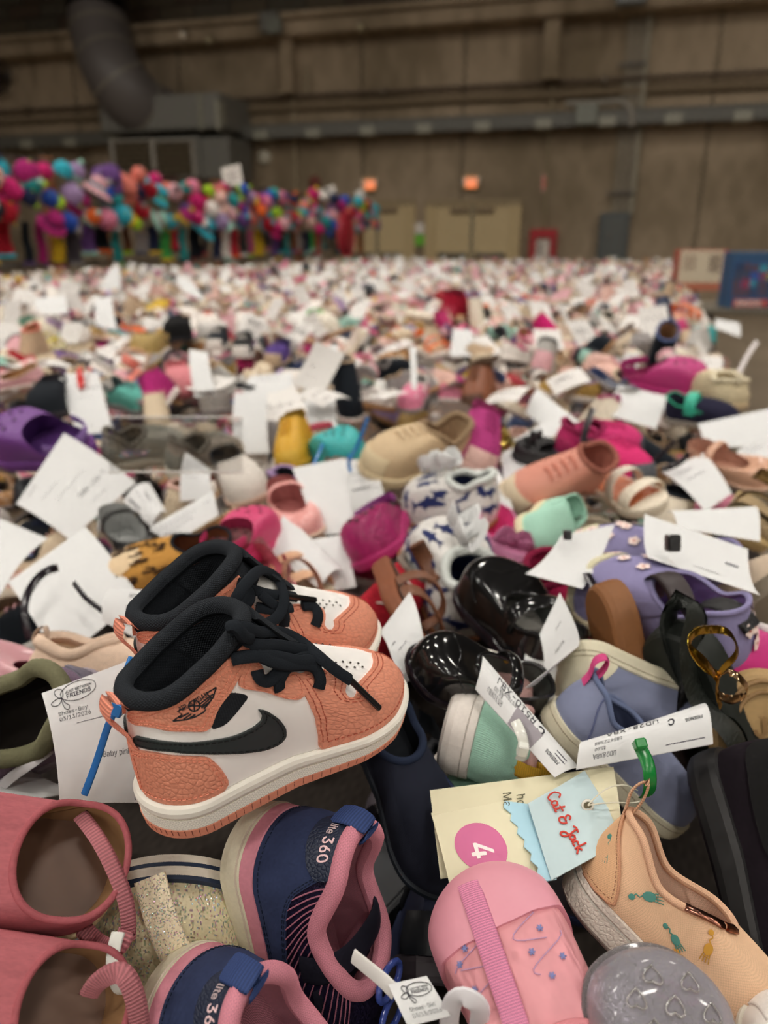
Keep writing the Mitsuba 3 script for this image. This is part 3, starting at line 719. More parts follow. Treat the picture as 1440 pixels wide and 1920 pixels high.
# hanging lamps seen as small bright knobs under the beam
for i, (px, py) in enumerate(((343, 66), (392, 75), (676, 52))):
    k = tag(nm('beam_lamp'), ['bright', 'dim left', 'dim right'][i] + ' small round bulb fixed under the concrete ledge beam', 'lamp')
    q, z = wq(px, py, .8)
    emit(k + '__bulb', move(trimesh_sphere(.07, '#e8dfcc' if i == 0 else '#a89a80'), np.block([[np.eye(3), (W0 + WD * q + WN * .8 + np.array([0, 0, z]))[:, None]], [np.zeros((1, 3)), np.ones((1, 1))]])), 'gloss')
    emit(k + '__holder', move(box((q - .03, -.85, z + .05), (q + .03, -.6, z + .12), '#6a5d48'), WM), 'satin', False)
# ---- the long rack of hats on the left -------------------------------------------------------------
RA = np.array([-3.1, 6.85, 0.0])
RU, RV = np.array([math.sin(math.radians(19.8)), math.cos(math.radians(19.8)), 0]), np.array([math.cos(math.radians(19.8)), -math.sin(math.radians(19.8)), 0])
RM = np.eye(4); RM[:3, 0], RM[:3, 1], RM[:3, 2], RM[:3, 3] = RU, RV, [0, 0, 1], RA     # local x along the rack, y to the aisle
rk = tag(nm('hat_rack'), 'long rack with wooden posts, hung full of hats, along the left side of the hall', 'rack')
emit(rk + '__rail', move(tube([(-3, 0, 2.02), (8.3, 0, 2.02)], .018, '#8c8880', sides=8), RM), 'metal', True, 'top rail')
emit(rk + '__rail_001', move(tube([(-3, .05, 1.17), (8.3, .05, 1.17)], .022, '#a09c94', sides=8), RM), 'metal', True, 'lower rail')
for i, x in enumerate((-2.6, -1.0, .55, 1.35, 3.35, 5.6, 8.1)):
    emit(rk + '__post' + (f'_{i:03d}' if i else ''), move(box((x - .05, -.12, 0), (x + .05, -.02, 2.06), '#8a5a34', .008), RM), 'matte', False, 'wooden post')
for i in range(14):
    x = -2.8 + i * .8
    emit(rk + '__hook' + (f'_{i:03d}' if i else ''), move(tube([(x, 0, 2.04), (x, .02, 2.08), (x, .06, 2.05)], .008, '#9a968e', sides=6), RM), 'metal')
HATC = ['pink', 'turquoise', 'lime', 'red', 'mint', 'turquoise', 'magenta', 'hot pink', 'turquoise', 'lilac', 'pale pink', 'purple', 'coral', 'coral', 'red', 'hot pink', 'pale pink', 'teal', 'pink', 'lime', 'blush', 'hot pink', 'teal', 'royal blue', 'lilac', 'magenta', 'royal blue', 'teal', 'pink', 'navy', 'turquoise', 'coral', 'purple', 'hot pink', 'white', 'red', 'navy', 'magenta', 'royal blue', 'orange']
ACC = ['white', 'lime', 'navy', 'pink', 'yellow', 'turquoise', 'black', 'purple', 'red', 'grey', 'mint', 'orange']
hr = np.random.default_rng(21)
hats_said = set()
def hat_parts(kind, c, a, s=1.0):
    D = [(.085, 0), (.088, .03), (.084, .06), (.070, .09), (.045, .110), (.018, .119), (0, .120)]
    d = {}
    if kind == 'cap':
        d['crown'] = lathe(D, 14, c)
        t = np.linspace(-1.15, 1.15, 9)
        i_ = np.stack([.083 * np.cos(t), .083 * np.sin(t), np.full(9, .004)], 1); o_ = np.stack([.083 * np.cos(t) + .075 * np.cos(t) ** .6, .088 * np.sin(t), np.full(9, -.012)], 1)
        d['brim'] = cat([grid(np.stack([i_, o_], 1), a), grid(np.stack([i_ - [0, 0, .004], o_ - [0, 0, .004]], 1), a, flip=True), grid(np.stack([o_, o_ - [0, 0, .004]], 1), a)])
        d['button'] = move(trimesh_sphere(.010, a, 1), frame([0, 0, .12], [1, 0, 0], [0, 0, 1]))
    elif kind == 'beanie':
        d['crown'] = lathe([(r, z * 1.15) for r, z in D], 14, c)
        d['cuff'] = lathe([(.090, 0), (.094, .018), (.090, .038), (.086, .04)], 14, a)
        d['pompom'] = move(trimesh_sphere(.030, a, 1), frame([0, 0, .155], [1, 0, 0], [0, 0, 1]))
    else:
        d['crown'] = lathe([(.085, 0), (.080, .06), (.066, .085), (0, .09)], 14, c)
        d['brim'] = cat([lathe([(.085, .005), (.118, -.02), (.140, -.045)], 14, c), lathe([(.138, -.048), (.085, .0)], 14, a)])
        d['band'] = lathe([(.087, .004), (.088, .02), (.084, .022)], 14, a)
    return d
NMH = {'cap': ('baseball_cap', 'cap', 'brim'), 'beanie': ('bobble_hat', 'bobble hat', 'pompom'), 'sun': ('sun_hat', 'sun hat', 'band')}
def hang(kind, c, a, x, z, y, tilt, spin, s, rowword, grp):
    key, word, pw = NMH[kind]
    k = tag(nm(key), f'{c} {word} with {a} {pw}, hanging in the {rowword} row of the long rack', 'hat')
    M = np.eye(4); R = rot0(spin, tilt); M[:3, :3] = R * s; M[:3, 3] = [x, y, z]
    for n_, m in hat_parts(kind, PAL[c], PAL[a]).items():
        emit(k + '__' + n_, move(move(m, M), RM), 'canvas')
    emit(k + '__hanger', move(tube([(x, y * .7, z + .05 * s), (x, .02, 2.02 if rowword == 'upper' else z + .16)], .004, '#b9b5ac', sides=5), RM), 'metal')
def rot0(az, tilt):
    return (trimesh.transformations.rotation_matrix(math.radians(az), [0, 0, 1]) @ trimesh.transformations.rotation_matrix(math.radians(tilt), [1, 0, 0]))[:3, :3]
n_ = 0
for row, (z0_, step, off) in enumerate(((1.90, .21, 0.0), (1.75, .22, .12), (1.60, .23, .05))):
    x = -1.2 + off
    while x < 8.25:
        for _ in range(40):
            kind = hr.choice(['cap', 'beanie', 'sun'], p=[.5, .28, .22])
            c = HATC[(n_ // 1 + row * 11) % len(HATC)] if _ < 3 else hr.choice(HATC)
            a = hr.choice(ACC)
            if a != c and (kind, c, a, row) not in hats_said: break
        hats_said.add((kind, c, a, row))
        hang(kind, c, a, x, z0_ + hr.uniform(-.10, .09), .10 + hr.uniform(0, .14), -hr.uniform(30, 80), hr.uniform(-40, 40), hr.uniform(.8, 1.2), ('upper', 'middle', 'lower')[row], None)
        x += step * hr.uniform(.85, 1.15); n_ += 1
GC = ['teal', 'black', 'charcoal', 'navy', 'white', 'red', 'black', 'magenta', 'yellow', 'charcoal', 'purple', 'black', 'teal', 'brown', 'grey', 'navy', 'green', 'red']
x, n_, gs = -1.2, 0, set()
while x < 7.3:
    c, a = GC[n_ % len(GC)], ACC[(n_ * 5 + n_ // 18 * 3) % len(ACC)]
    for a in ACC[n_ % 12:] + ACC[:n_ % 12] + ['silver', 'gold', 'tan', 'lilac', 'coral', 'cream']:
        if a != c and (c, a) not in gs: break
    gs.add((c, a))
    k = tag(nm('hanging_garment'), f'{c} children garment with {a} hem hanging from the rack below the hats', 'garment')
    w, h = hr.uniform(.14, .24), hr.uniform(.24, .38)
    g = np.meshgrid(np.linspace(-w / 2, w / 2, 7), np.linspace(0, 1, 7), indexing='ij')
    yy = .02 * np.sin(g[0] * 60 + n_) + .01 * np.cos(g[1] * 9 + n_)
    P = np.stack([x + g[0] * (1 - .25 * (1 - g[1])), .06 + yy, 1.52 - h * g[1]], -1)
    emit(k + '__cloth', move(cat([grid(P, PAL[c]), grid(P - [0, .006, 0], PAL[c], flip=True)]), RM), 'canvas')
    emit(k + '__hem', move(tube(P[:, -1] + [0, .0, 0], .012, PAL[a], r2=.02, nrm=[0, 0, 1.0], sides=6), RM), 'canvas')
    emit(k + '__hanger', move(tube([(x, .055, 1.52), (x, .02, 1.72)], .004, '#b9b5ac', sides=5), RM), 'metal')
    x += hr.uniform(.16, .24); n_ += 1
k = tag(nm('round_bag'), 'large round red bag hanging low at the far end of the hat rack', 'bag')
emit(k + '__body', move(lathe([(0, .06), (.22, .05), (.34, 0), (.22, -.05), (0, -.06)], 24, '#9c1b2c'), RM @ frame([6.5, .32, 1.48], [1, 0, 0], [0, 1, 0])), 'satin')
emit(k + '__rim', move(tube([(.33 * math.cos(a), .33 * math.sin(a), 0) for a in np.linspace(0, 6.2832, 30, endpoint=False)], .025, '#c23a48', closed=True), RM @ frame([6.5, .32, 1.48], [1, 0, 0], [0, 1, 0])), 'satin')
for i, (px, py, d, w, lab) in enumerate(((435, 330, 9.4, .12, 'square white paper sign tilted on top of the hat rack'), (620, 358, 12.8, .08, 'small white paper sign above the far part of the hat rack'), (675, 364, 13.8, .08, 'small white paper sign at the far end of the rack, under the left exit sign'))):
    k = tag(nm('paper_sign'), lab, 'sign')
    c = at(px, py, d)
    M = frame(c, RU * .0 + np.array([.98, -.1, .2]), -FWD)
    emit(k + '__sheet', move(box((-w, -w, -.004), (w, w, .004), '#d9d5cd'), M), 'paper', False)
    emit(k + '__print', move(cat([box((-w * .6, w * q, .004), (w * .6, w * (q + .14), .006), '#6b6660') for q in (-.5, -.1, .3)]), M), 'matte', False)
    emit(k + '__stick', tube([c - [0, 0, w], [c[0], c[1], 2.0]], .006, '#8c8880', sides=6), 'metal')
# ---- cartons standing at the far right corner -------------------------------------------------------
bt = tag(nm('side_table'), 'small dark table at the right edge that carries the blue carton', 'table')
c = at(1410, 578, 4.5)
emit(bt + '__table_top', move(box((-.25, -.2, -.03), (.6, .5, 0), '#5e5446', .005), frame([c[0], c[1] + .1, c[2]], WD, [0, 0, 1])), 'satin', False)
for i, (a, b) in enumerate(((-.2, -.15), (.55, -.15), (-.2, .45), (.55, .45))):
    emit(bt + '__leg' + (f'_{i:03d}' if i else ''), move(tube([(a, b, -.03), (a, b, -c[2])], .015, '#3f3a34', sides=8), frame([c[0], c[1] + .1, c[2]], WD, [0, 0, 1])), 'satin')
def carton(label, px0, py0, px1, py1, d, th, face, edge):
    k = tag(nm('carton'), label, 'carton')
    a, b = at(px0, py1, d), at(px1, py0, d)
    w, h = abs((b - a) @ [1, 0, 0]), b[2] - a[2]
    M = frame(a, [1, 0, 0], [0, 0, 1])
    emit(k + '__body', move(box((0, 0, 0), (w, th, h), edge, .004), M), 'satin', False)
    emit(k + '__front_print', move(cat([box((w * x0, -.003, h * y0), (w * x1, -.0005, h * y1), cc) for x0, x1, y0, y1, cc in face]), M), 'satin', False)
    return k, M, w, h
r4 = np.random.default_rng(4)
face = [(.02, .98, .16, .86, '#28527f')] + [(x, x + r4.uniform(.10, .2), y, y + r4.uniform(.10, .2), PAL[r4.choice(['red', 'navy', 'royal blue', 'red', 'charcoal', 'turquoise', 'lime', 'brown'])]) for x in np.arange(.05, .8, .14) for y in np.arange(.2, .7, .15)] + [(.1, .72, .02, .15, '#b8574e')]
face = [(a, b, c_, d_, e) for a, b, c_, d_, e in face]
k, M, w, h = carton('tall bright blue toy carton with a colourful front at the right edge', 1362, 472, 1470, 577, 4.5, .14, face[:1] + [f for f in face[1:]], '#2c4f78')
emit(k + '__lettering', text('MARVEL', .028, lambda v, l: (np.stack([w * .14 + v[:, 0], np.full(len(v), -.0045 - l), h * .045 + v[:, 1]], 1) @ M[:3, :3].T + M[:3, 3]), '#e8dcd2', True), 'matte')
carton('cream carton with red border and two dark shapes, left of the blue carton', 1268, 468, 1356, 545, 5.2, .12, [(.0, .9, .2, .98, '#c9bfa8'), (.9, 1, 0, 1, '#b5523e'), (.08, .34, .5, .86, '#6d4a38'), (.62, .86, .45, .88, '#4a2e26'), (0, .9, .0, .2, '#b86a4e')], '#a8503c')
# ---- the two high-top sneakers in front ------------------------------------------------------------
NIKE = dict(L=.126, W=.052, heel=.80, zs=.0165, zt=.0125, toe=.019, o=(.0, .375), oz=(.061, .069, .079), ow=.60, spring=.006, n=160, m=30, asym=.0, vamp=.75, bulge=.10)
HT1 = pose((276, 1550, .308), (740, 1318, .385), [.0, -.0, 1], .126)
HT2 = HT1.copy(); HT2[:3, 3] += np.array([-.013, .056, .003])
PANEL = {"ankle":[[0.9846,0.866],[0.886,0.94],[0.8043,0.94],[0.7367,0.94],[0.6869,0.94],[0.6431,0.94],[0.6294,0.94],[0.6436,0.9],[0.7034,0.828],[0.7417,0.749],[0.7833,0.682],[0.8216,0.561],[0.849,0.657],[0.9115,0.77],[0.9814,0.749]],"eyestay":[[0.6294,0.94],[0.644,0.887],[0.6554,0.812],[0.6824,0.745],[0.6404,0.72],[0.6257,0.686],[0.6454,0.628],[0.6751,0.548],[0.697,0.523],[0.7043,0.569],[0.7047,0.665],[0.7239,0.757],[0.7034,0.828]],"mesh":[[0.7403,0.753],[0.7271,0.674],[0.7654,0.59],[0.7988,0.536],[0.8184,0.561],[0.7855,0.682]],"swoosh":[[0.9732,0.636],[0.9252,0.64],[0.8814,0.594],[0.8362,0.485],[0.8065,0.414],[0.7833,0.402],[0.7659,0.427],[0.7554,0.473],[0.7481,0.54],[0.7444,0.506],[0.7486,0.406],[0.7572,0.289],[0.7664,0.205],[0.7791,0.163],[0.7947,0.172],[0.8125,0.226],[0.8376,0.326],[0.8654,0.435],[0.8992,0.523],[0.9458,0.54],[0.9782,0.536]],"heel":[[1.001,0.46],[0.9321,0.515],[0.88,0.444],[0.8536,0.356],[0.8508,0.264],[0.849,0.0],[0.9,0],[0.95,0],[1.001,0],[1.001,0.2],[1.001,0.444]],"fore":[[0.6394,0.69],[0.6093,0.64],[0.5911,0.548],[0.597,0.49],[0.618,0.46],[0.6399,0.435],[0.6513,0.385],[0.6458,0.36],[0.6317,0.377],[0.6203,0.406],[0.5952,0.385],[0.5586,0.339],[0.497,0.3],[0.497,0.0],[0.56,0.0],[0.6,0.0],[0.63,0.0],[0.68,0.0],[0.71,0.0],[0.7422,0.0],[0.733,0.201],[0.7093,0.389],[0.6796,0.54]]}
LACE1= [[[34.4,-17.2,68.6],[36.3,-18.5,69.1],[42.8,-19.2,67.6],[50.9,-19.0,64.3],[60.6,-18.9,58.5],[73.3,-15.2,52.2]],[[43.9,-17.8,60.3],[43.8,-19.2,58.1],[47.7,-19.7,55.2],[51.0,-20.2,57.0],[57.6,-18.7,57.6],[70.7,-12.9,54.8]],[[51.6,-20.4,49.7],[51.7,-20.4,53.8],[53.6,-19.9,56.3],[63.3,-17.8,56.8],[73.5,-16.5,51.2]],[[69.2,-20.7,43.0],[70.4,-20.5,46.0],[70.5,-19.0,48.9],[59.9,-19.7,57.1],[48.0,-20.4,64.2],[43.6,-18.6,68.0]],[[40.8,-14.5,73.9],[43.3,-16.4,71.9],[52.2,-15.5,67.1],[62.5,-13.1,61.1],[71.5,-11.8,55.5]],[[35.4,-15.4,79.8],[38.4,-16.7,80.1],[47.7,-14.2,74.2],[61.9,-6.3,65.3],[70.8,-8.2,57.8],[72.5,-16.6,54.9],[77.7,-21.2,48.0],[83.5,-22.9,41.9]]]
AGLET1= [[[83.5,-22.9,41.9],[94.4,-27.8,25.7]]]
KNOT= [[35.1,-16.2,81.3],[36.5,-17.9,82.0],[38.1,-18.6,79.0],[42.9,-15.9,74.6]]
LACE2= [[[27.8,-27.5,58.4],[29.8,-29.9,65.5],[34.2,-29.8,71.7],[43.5,-24.3,74.1],[57.8,-11.8,68.6],[65.9,-7.4,60.6],[62.4,-18.3,58.2],[56.6,-26.0,54.7],[48.2,-30.1,53.2],[39.9,-30.1,54.0],[32.3,-29.6,56.6]],[[72.3,-17.9,47.9],[78.7,-18.6,45.1],[78.9,-20.9,42.6],[75.7,-22.4,37.8]],[[45.7,-17.2,65.5],[53.8,-18.2,60.5],[63.5,-17.2,56.0],[70.4,-15.7,52.3]],[[59.0,-21.8,43.7],[59.8,-22.3,48.7],[54.9,-21.5,55.8],[50.0,-18.9,62.0]],[[40.4,-17.4,70.0],[44.4,-19.4,65.1],[41.0,-22.8,62.1],[37.1,-21.8,60.9]],[[47.0,-19.3,56.5],[53.4,-21.8,54.2],[64.7,-20.5,50.9]]]
AGLET2= [[[63.1,-18.0,56.4],[80.3,-16.7,47.9]]]
PERF= [[80.9,-12.0,45.6],[85.0,-11.0,44.2],[89.2,-10.2,42.5],[93.0,-10.4,40.7],[97.1,-10.5,38.7],[81.4,-13.5,44.2],[85.5,-13.0,42.8],[89.5,-12.7,41.0],[93.6,-12.6,39.1],[98.2,-12.1,37.2],[77.9,-15.2,44.5],[82.7,-14.7,42.6],[86.8,-14.6,40.8]]
WING= [[[0.7951,0.791],[0.7997,0.778],[0.8052,0.774],[0.8102,0.778],[0.8134,0.799],[0.8138,0.82],[0.812,0.845],[0.8074,0.858],[0.802,0.862],[0.7965,0.854],[0.7928,0.837],[0.7924,0.816],[0.7951,0.791]],[[0.812,0.845],[0.7951,0.791]],[[0.7965,0.854],[0.8102,0.778]],[[0.8563,0.787],[0.8321,0.808],[0.8367,0.849],[0.8202,0.849]],[[0.8563,0.787],[0.8335,0.753],[0.817,0.736],[0.8001,0.732],[0.7928,0.741]],[[0.8417,0.791],[0.8193,0.791]],[[0.8353,0.766],[0.817,0.774]],[[0.8266,0.749],[0.8129,0.753]],[[0.749,0.837],[0.7673,0.787],[0.7823,0.766],[0.7947,0.753]],[[0.749,0.837],[0.7705,0.841]],[[0.7933,0.803],[0.7623,0.808]],[[0.7951,0.782],[0.7686,0.795]],[[0.796,0.77],[0.7778,0.774]]]
WTXT= [[0.8339,0.841],[0.7691,0.812]]

def stitches(S, poly, insets, col, off=.0013, dash=.0014, gap=.0009, sc=(.3, .05), r=.00022):
    pg = Polygon(np.asarray(poly) * sc).buffer(0)
    ms = []
    for ins in insets:
        q = pg.buffer(-ins)
        for g in getattr(q, 'geoms', [q]):
            n = int(g.exterior.length / (dash + gap))
            for k in range(n):
                ab = np.array([g.exterior.interpolate(k * (dash + gap)).coords[0], g.exterior.interpolate(k * (dash + gap) + dash).coords[0]]) / sc
                if ab[:, 1].min() < .03: continue
                P = S.U(ab[:, 0], np.clip(ab[:, 1], 0, 1)) + S.N(ab[:, 0], np.clip(ab[:, 1], 0, 1)) * off
                ms.append(tube(P, r, col, sides=4))
    return cat(ms)
def on_wall(S, p0, p1, lift=.0014, sc=(.3, .05)):
    a, b = np.array(p0) * sc, np.array(p1) * sc
    d = unit(b - a); pe = np.array([-d[1], d[0]]); pe = pe if pe[1] > 0 else -pe
    def fn(v, l):
        q = (a + v[:, :1] * d + v[:, 1:] * pe) / sc
        return S.U(q[:, 0], q[:, 1]) + S.N(q[:, 0], q[:, 1]) * (lift + l)
    return fn, np.linalg.norm(b - a)
def high_top(key, M, laces, aglets, knot, label):
    S = Shoe(**NIKE)
    CO, BK, CR = '#dc8f78', '#24262c', '#e4dfd3'
    mir = lambda p: [[1 - a, b] for a, b in p]
    t = S.tt()
    d = {'upper': (S.upper('#e9e6e0'), 'satin', 'white smooth leather quarter'), 'lining': (S.lining(BK), 'mesh', 'black mesh lining'), 'collar': (S.collar(.0036, BK, -.001, sides=10), 'mesh', 'padded black mesh collar')}
    d['collar_band'] = (S.patch(0, 1, .84, 1, .0004, BK, 160, 6), 'mesh', 'black mesh band under the collar')
    CRl = '#ddd6c8'
    d['outsole'] = (S.sole(CO, CO, [(0, .0022, CO), (.04, .0004, CO), (.30, -.0006, CO), (.305, .001, CO)]), 'rubber', 'coral rubber outsole')
    d['outsole__groove'] = [(tube(np.array([S.edge(np.array(q), i_, k) for k, i_ in ((.03, .0008), (.16, .0001), (.295, -.0004))]), .00028, '#6a3226', sides=4), 'matte') for q in np.concatenate([np.linspace(.52, .99, 46), np.linspace(.02, .48, 30)])]
    d['midsole_band'] = (S.sole(CR, CR, [(.30, .0012, CR), (.31, -.0003, CR), (.60, -.0009, CR), (.61, .0004, CR)]), 'canvas', 'cream textured rubber band')
    d['midsole'] = (S.sole(CR, CR, [(.6, .001, CR), (.625, -.0007, CR), (.72, -.0017, CR), (.84, -.0019, CR), (.94, -.0012, CR), (.985, .0002, CR), (1.0, .003, CR)]), 'satin', 'smooth cream midsole rim')
    for nm_, mat, col, off in (('ankle_panel', 'leather', CO, .0011), ('eyestay', 'leather', CO, .0013), ('side_mesh', 'mesh', BK, .0005), ('swoosh', 'satin', '#262a30', .0012), ('heel_panel', 'leather', CO, .0010), ('forefoot_panel', 'leather', CO, .0011)):
        src = {'ankle_panel': 'ankle', 'side_mesh': 'mesh', 'heel_panel': 'heel', 'forefoot_panel': 'fore'}.get(nm_, nm_)
        P = PANEL[src]
        P = round_poly(P, 2).tolist()
        lab = {'swoosh': 'charcoal curved check emblem', 'side_mesh': 'black mesh triangle'}.get(nm_, 'coral pebbled leather ' + nm_.replace('_', ' '))
        d[nm_] = [(S.poly(P, off, col, .0016, under=.0002), mat, lab), (S.poly(mir(P), off, col, .0022, under=.0002), mat, lab)]
    st = [stitches(S, PANEL['ankle'], (.0011, .0026), '#e58f74', .0014), stitches(S, PANEL['eyestay'], (.0011,), '#e58f74', .0016), stitches(S, PANEL['heel'], (.0011, .0026), '#e58f74', .0013),
          stitches(S, PANEL['fore'], (.0012, .0028), '#b65f48', .0014)]
    d['stitching'] = (cat(st), 'matte')
    d['swoosh__stitching'] = (stitches(S, PANEL['swoosh'], (.0010,), '#15161a', .0015), 'matte')
    wing = [tube(S.U(np.array(p)[:, 0], np.array(p)[:, 1]) + S.N(np.array(p)[:, 0], np.array(p)[:, 1]) * .0013, .00028, '#1d1c1e', sides=5) for p in WING]
    fn, ln = on_wall(S, *WTXT)
    raw = meshkit.text_mesh('AIR JORDAN', .002)
    w_ = raw.bounds[1][0]
    wing.append(text('AIR JORDAN', .0021, lambda v, l: fn(v * [ln / (w_ * 1.05), 1], l), '#1d1c1e', True))
    d['ankle_panel__emblem'] = (cat(wing), 'matte', 'black winged ball emblem with lettering')
    d['tongue'] = (tube(np.array([S.over(f_, 0, h_) for f_, h_ in ((.40, .004), (.46, .003), (.52, .002), (.58, .000))]), .011, BK, r2=.002, nrm=[.5, 0, 1.0], sides=10, samples=14), 'mesh', 'black padded tongue')
    lc = []
    for q in laces:
        p = np.array(q) / 1000
        lc.append((tube(p, .0026, '#1c1d22', r2=.0011, nrm=np.array([0, -.75, .65]), sides=8, samples=34), 'canvas', 'flat black lace'))
    d['lace'] = lc
    d['lace_tip'] = [(tube(np.array(q) / 1000, .0014, '#16171b', sides=8), 'gloss', 'shiny black lace tip') for q in aglets]
    if knot: d['lace_knot'] = (tube(np.array(knot) / 1000, .0032, '#1c1d22', r2=.0024, sides=8, samples=12), 'canvas')
    dots = [move((trimesh_sphere(.00055, '#2b2622', 1)[0] * [1, 1, .35], *trimesh_sphere(.00055, '#2b2622', 1)[1:]), frame(np.array(q) / 1000, [1, 0, -.4], [0, -.3, 1])) for q in PERF + [[a, -b, c] for a, b, c in PERF]]
    d['perforation'] = [(x, 'matte') for x in dots]
    b0 = S.ring(np.array(0.0))
    P0 = [b0 + np.array(q) for q in ([-.0012, 0, -.004], [-.006, 0, .000], [-.0085, 0, -.005], [-.006, 0, -.011], [-.002, 0, -.018], [.002, 0, -.030])]
    d['heel_tab'] = (tube(np.array(P0), .0055, '#d98a75', r2=.0007, nrm=np.array([1, 0, .3]), sides=8, samples=22), 'ribbed', 'ribbed pink heel loop')
    tag(key, label, 'sneaker', 'pair of coral and white high-top sneakers')
    parts(key, d, M)
    return S
SN1 = high_top('high_top_sneaker', HT1, LACE1, AGLET1, KNOT, 'front coral and white high-top sneaker with black laces and curved check emblem in full view')
SN2 = high_top('high_top_sneaker_001', HT2, LACE2, AGLET2, None, 'rear coral and black high-top sneaker with big black lace loop, half hidden by its pair')
used['high_top_sneaker'] = 1
# size label in the rear sneaker
def quad_sheet(c, col, lift=None, n=6):
    """a thin sheet through four corners in space (bottom left, bottom right, top right, top left)"""
    c = np.asarray(c, float)
    a = np.linspace(0, 1, n)[:, None, None]; b = np.linspace(0, 1, n)[None, :, None]
    return grid((1 - a) * (1 - b) * c[0] + a * (1 - b) * c[1] + a * b * c[2] + (1 - a) * b * c[3], col)
cs = [at(180 + x / 2.4, 1030 + y / 2.4, .412) for x, y in ((402, 228), (462, 262), (520, 218), (478, 172))]
emit('high_top_sneaker_001__size_label', quad_sheet(cs, '#8c8a84'), 'satin', True, 'grey woven size label inside the collar')
ex, ey = unit(cs[1] - cs[0]), unit(cs[3] - cs[0])
ex2 = unit(cs[2] - cs[1])
emit('high_top_sneaker_001__size_label__lettering', text('US', .0035, lambda v, l: cs[1] + v[:, :1] * ex2 + v[:, 1:] * unit(cs[0] - cs[1]) + ex2 * .004 + unit(cs[0] - cs[1]) * .004 - FWD * .0006, '#2a2a2a', True), 'matte')
# ---- the shoes close around them -----------------------------------------------------------------
def dep(py, z=1.05):
    """how far a pixel row looks before it meets the height z"""
    return (EYE[2] - z) / (.3305 - (960 - py) / 1440 * .9438)
def near(p):
    taken.append((p[0], p[1], .06)); 
def hero(key, label, S, M, d, group=None, cat_='shoe'):
    k = tag(nm(key), label, cat_, group)
    parts(k, d, M)
    c = M[:3, :3] @ np.array([S.L * .5, 0, .02]) + M[:3, 3]
    taken.append((c[0], c[1], .07))
    return k
def strip(px, half, col, mat_nrm=None, thick=.0006, n=24, sides=6):
    """a flat band through (px, py, depth) points"""
    p = np.array([at(*q) for q in px])
    return tube(p, half, col, r2=thick, nrm=-FWD if mat_nrm is None else mat_nrm, sides=sides, samples=n)
taken = []
SC = screen
# rose suede pair at the lower left
def rose(heel, toe, up, label, n_):
    S = Shoe(L=.15, W=.062, heel=.92, zs=.010, toe=.032, o=(-.02, .30), oz=(.040, .040, .046), ow=.80, n=96, m=14, vamp=.3, bulge=.3)
    R = '#a55d60'
    M = pose(heel, toe, up, .15)
    d = {'upper': (S.upper(R), 'suede'), 'sole': (S.sole('#c9b48c', '#8a6b46'), 'rubber', 'tan sole'), 'lining': (S.lining('#8a6a48'), 'satin', 'tan leather lining'), 'insole': (S.insole('#5c3c26', .004), 'satin', 'brown insole'),
         'collar': (S.collar(.0016, '#9c565c'), 'suede'), 'seam': (cat([tube(np.array([S.over(.47, y, .0012) for y in np.linspace(-.026, .026, 16)]), .0006, '#8a4a50', sides=5), tube(np.array([S.over(.485, y, .0012) for y in np.linspace(-.026, .026, 16)]), .0006, '#8a4a50', sides=5)]), 'matte')}
    k = hero('rose_flat', label, S, M, d, 'pair of rose suede flats')
    return k
k1 = rose((218, 1655, .330), (-420, 1600, .30), SC(.05, .62, -.8), 'dusty rose suede flat at the left edge, upper one of its pair, tan insole showing', 0)
emit(k1 + '__elastic', strip([(150, 1528, .315), (185, 1575, .306), (218, 1640, .300), (238, 1700, .298), (240, 1765, .300)], .0030, '#a8666a', SC(.5, .3, -.8)), 'ribbed', True, 'pink elastic band')
emit(k1 + '__elastic_001', strip([(238, 1745, .2975), (226, 1770, .296), (205, 1778, .299), (150, 1735, .31)], .0035, '#b9767a', SC(.0, .5, -.8)), 'ribbed', True, 'pink elastic band')
k2 = rose((205, 1905, .300), (-450, 1850, .265), SC(.05, .60, -.8), 'dusty rose suede flat in the bottom left corner, lower one of its pair', 1)
emit(k2 + '__elastic', strip([(165, 1868, .278), (200, 1830, .272), (228, 1825, .270), (250, 1860, .270), (262, 1930, .272)], .0035, '#a8666a', SC(.4, .4, -.8)), 'ribbed', True, 'pink elastic band')
# glittering cream shoe with navy striped sole
S = Shoe(L=.14, W=.064, heel=.8, zs=.014, toe=.026, o=(.02, .36), oz=(.045, .035, .042), ow=.7, n=96, m=14, vamp=.3)
M = pose((385, 1890, .440), (305, 1578, .342), SC(.10, -.50, -.85), .14)
WH, NV = '#dcd5c6', '#232f4c'
d = {'upper': (S.upper('#d6c8a6'), 'iridescent', 'cream iridescent glitter upper'), 'lining': (S.lining('#2a2628'), 'matte'), 'collar': (S.collar(.002, '#c8bb9c'), 'canvas'),
     'sole': (S.sole(WH, WH, [(0, .002, WH), (.1, 0, WH), (.42, -.001, WH), (.42, -.0012, NV), (.56, -.0012, NV), (.56, -.001, WH), (.86, -.001, WH), (.86, -.0012, NV), (.98, -.0008, NV), (1, .0025, NV)]), 'rubber', 'white sole with two navy stripes')}
kg = hero('strap_shoe', 'cream glitter strap shoe with navy striped white sole, below the heel of the coral sneakers', S, M, d)
V = [at(243, 1650, .315), at(310, 1822, .312), at(365, 1790, .312), at(318, 1640, .315)]
emit(kg + '__strap', tube(np.array([(V[0] + V[3]) / 2, at(303, 1725, .311), (V[1] + V[2]) / 2]), .0068, '#d9ccac', r2=.0011, nrm=SC(-.1, .4, -.9), sides=12, samples=16), 'iridescent', True, 'glitter strap with a square end')
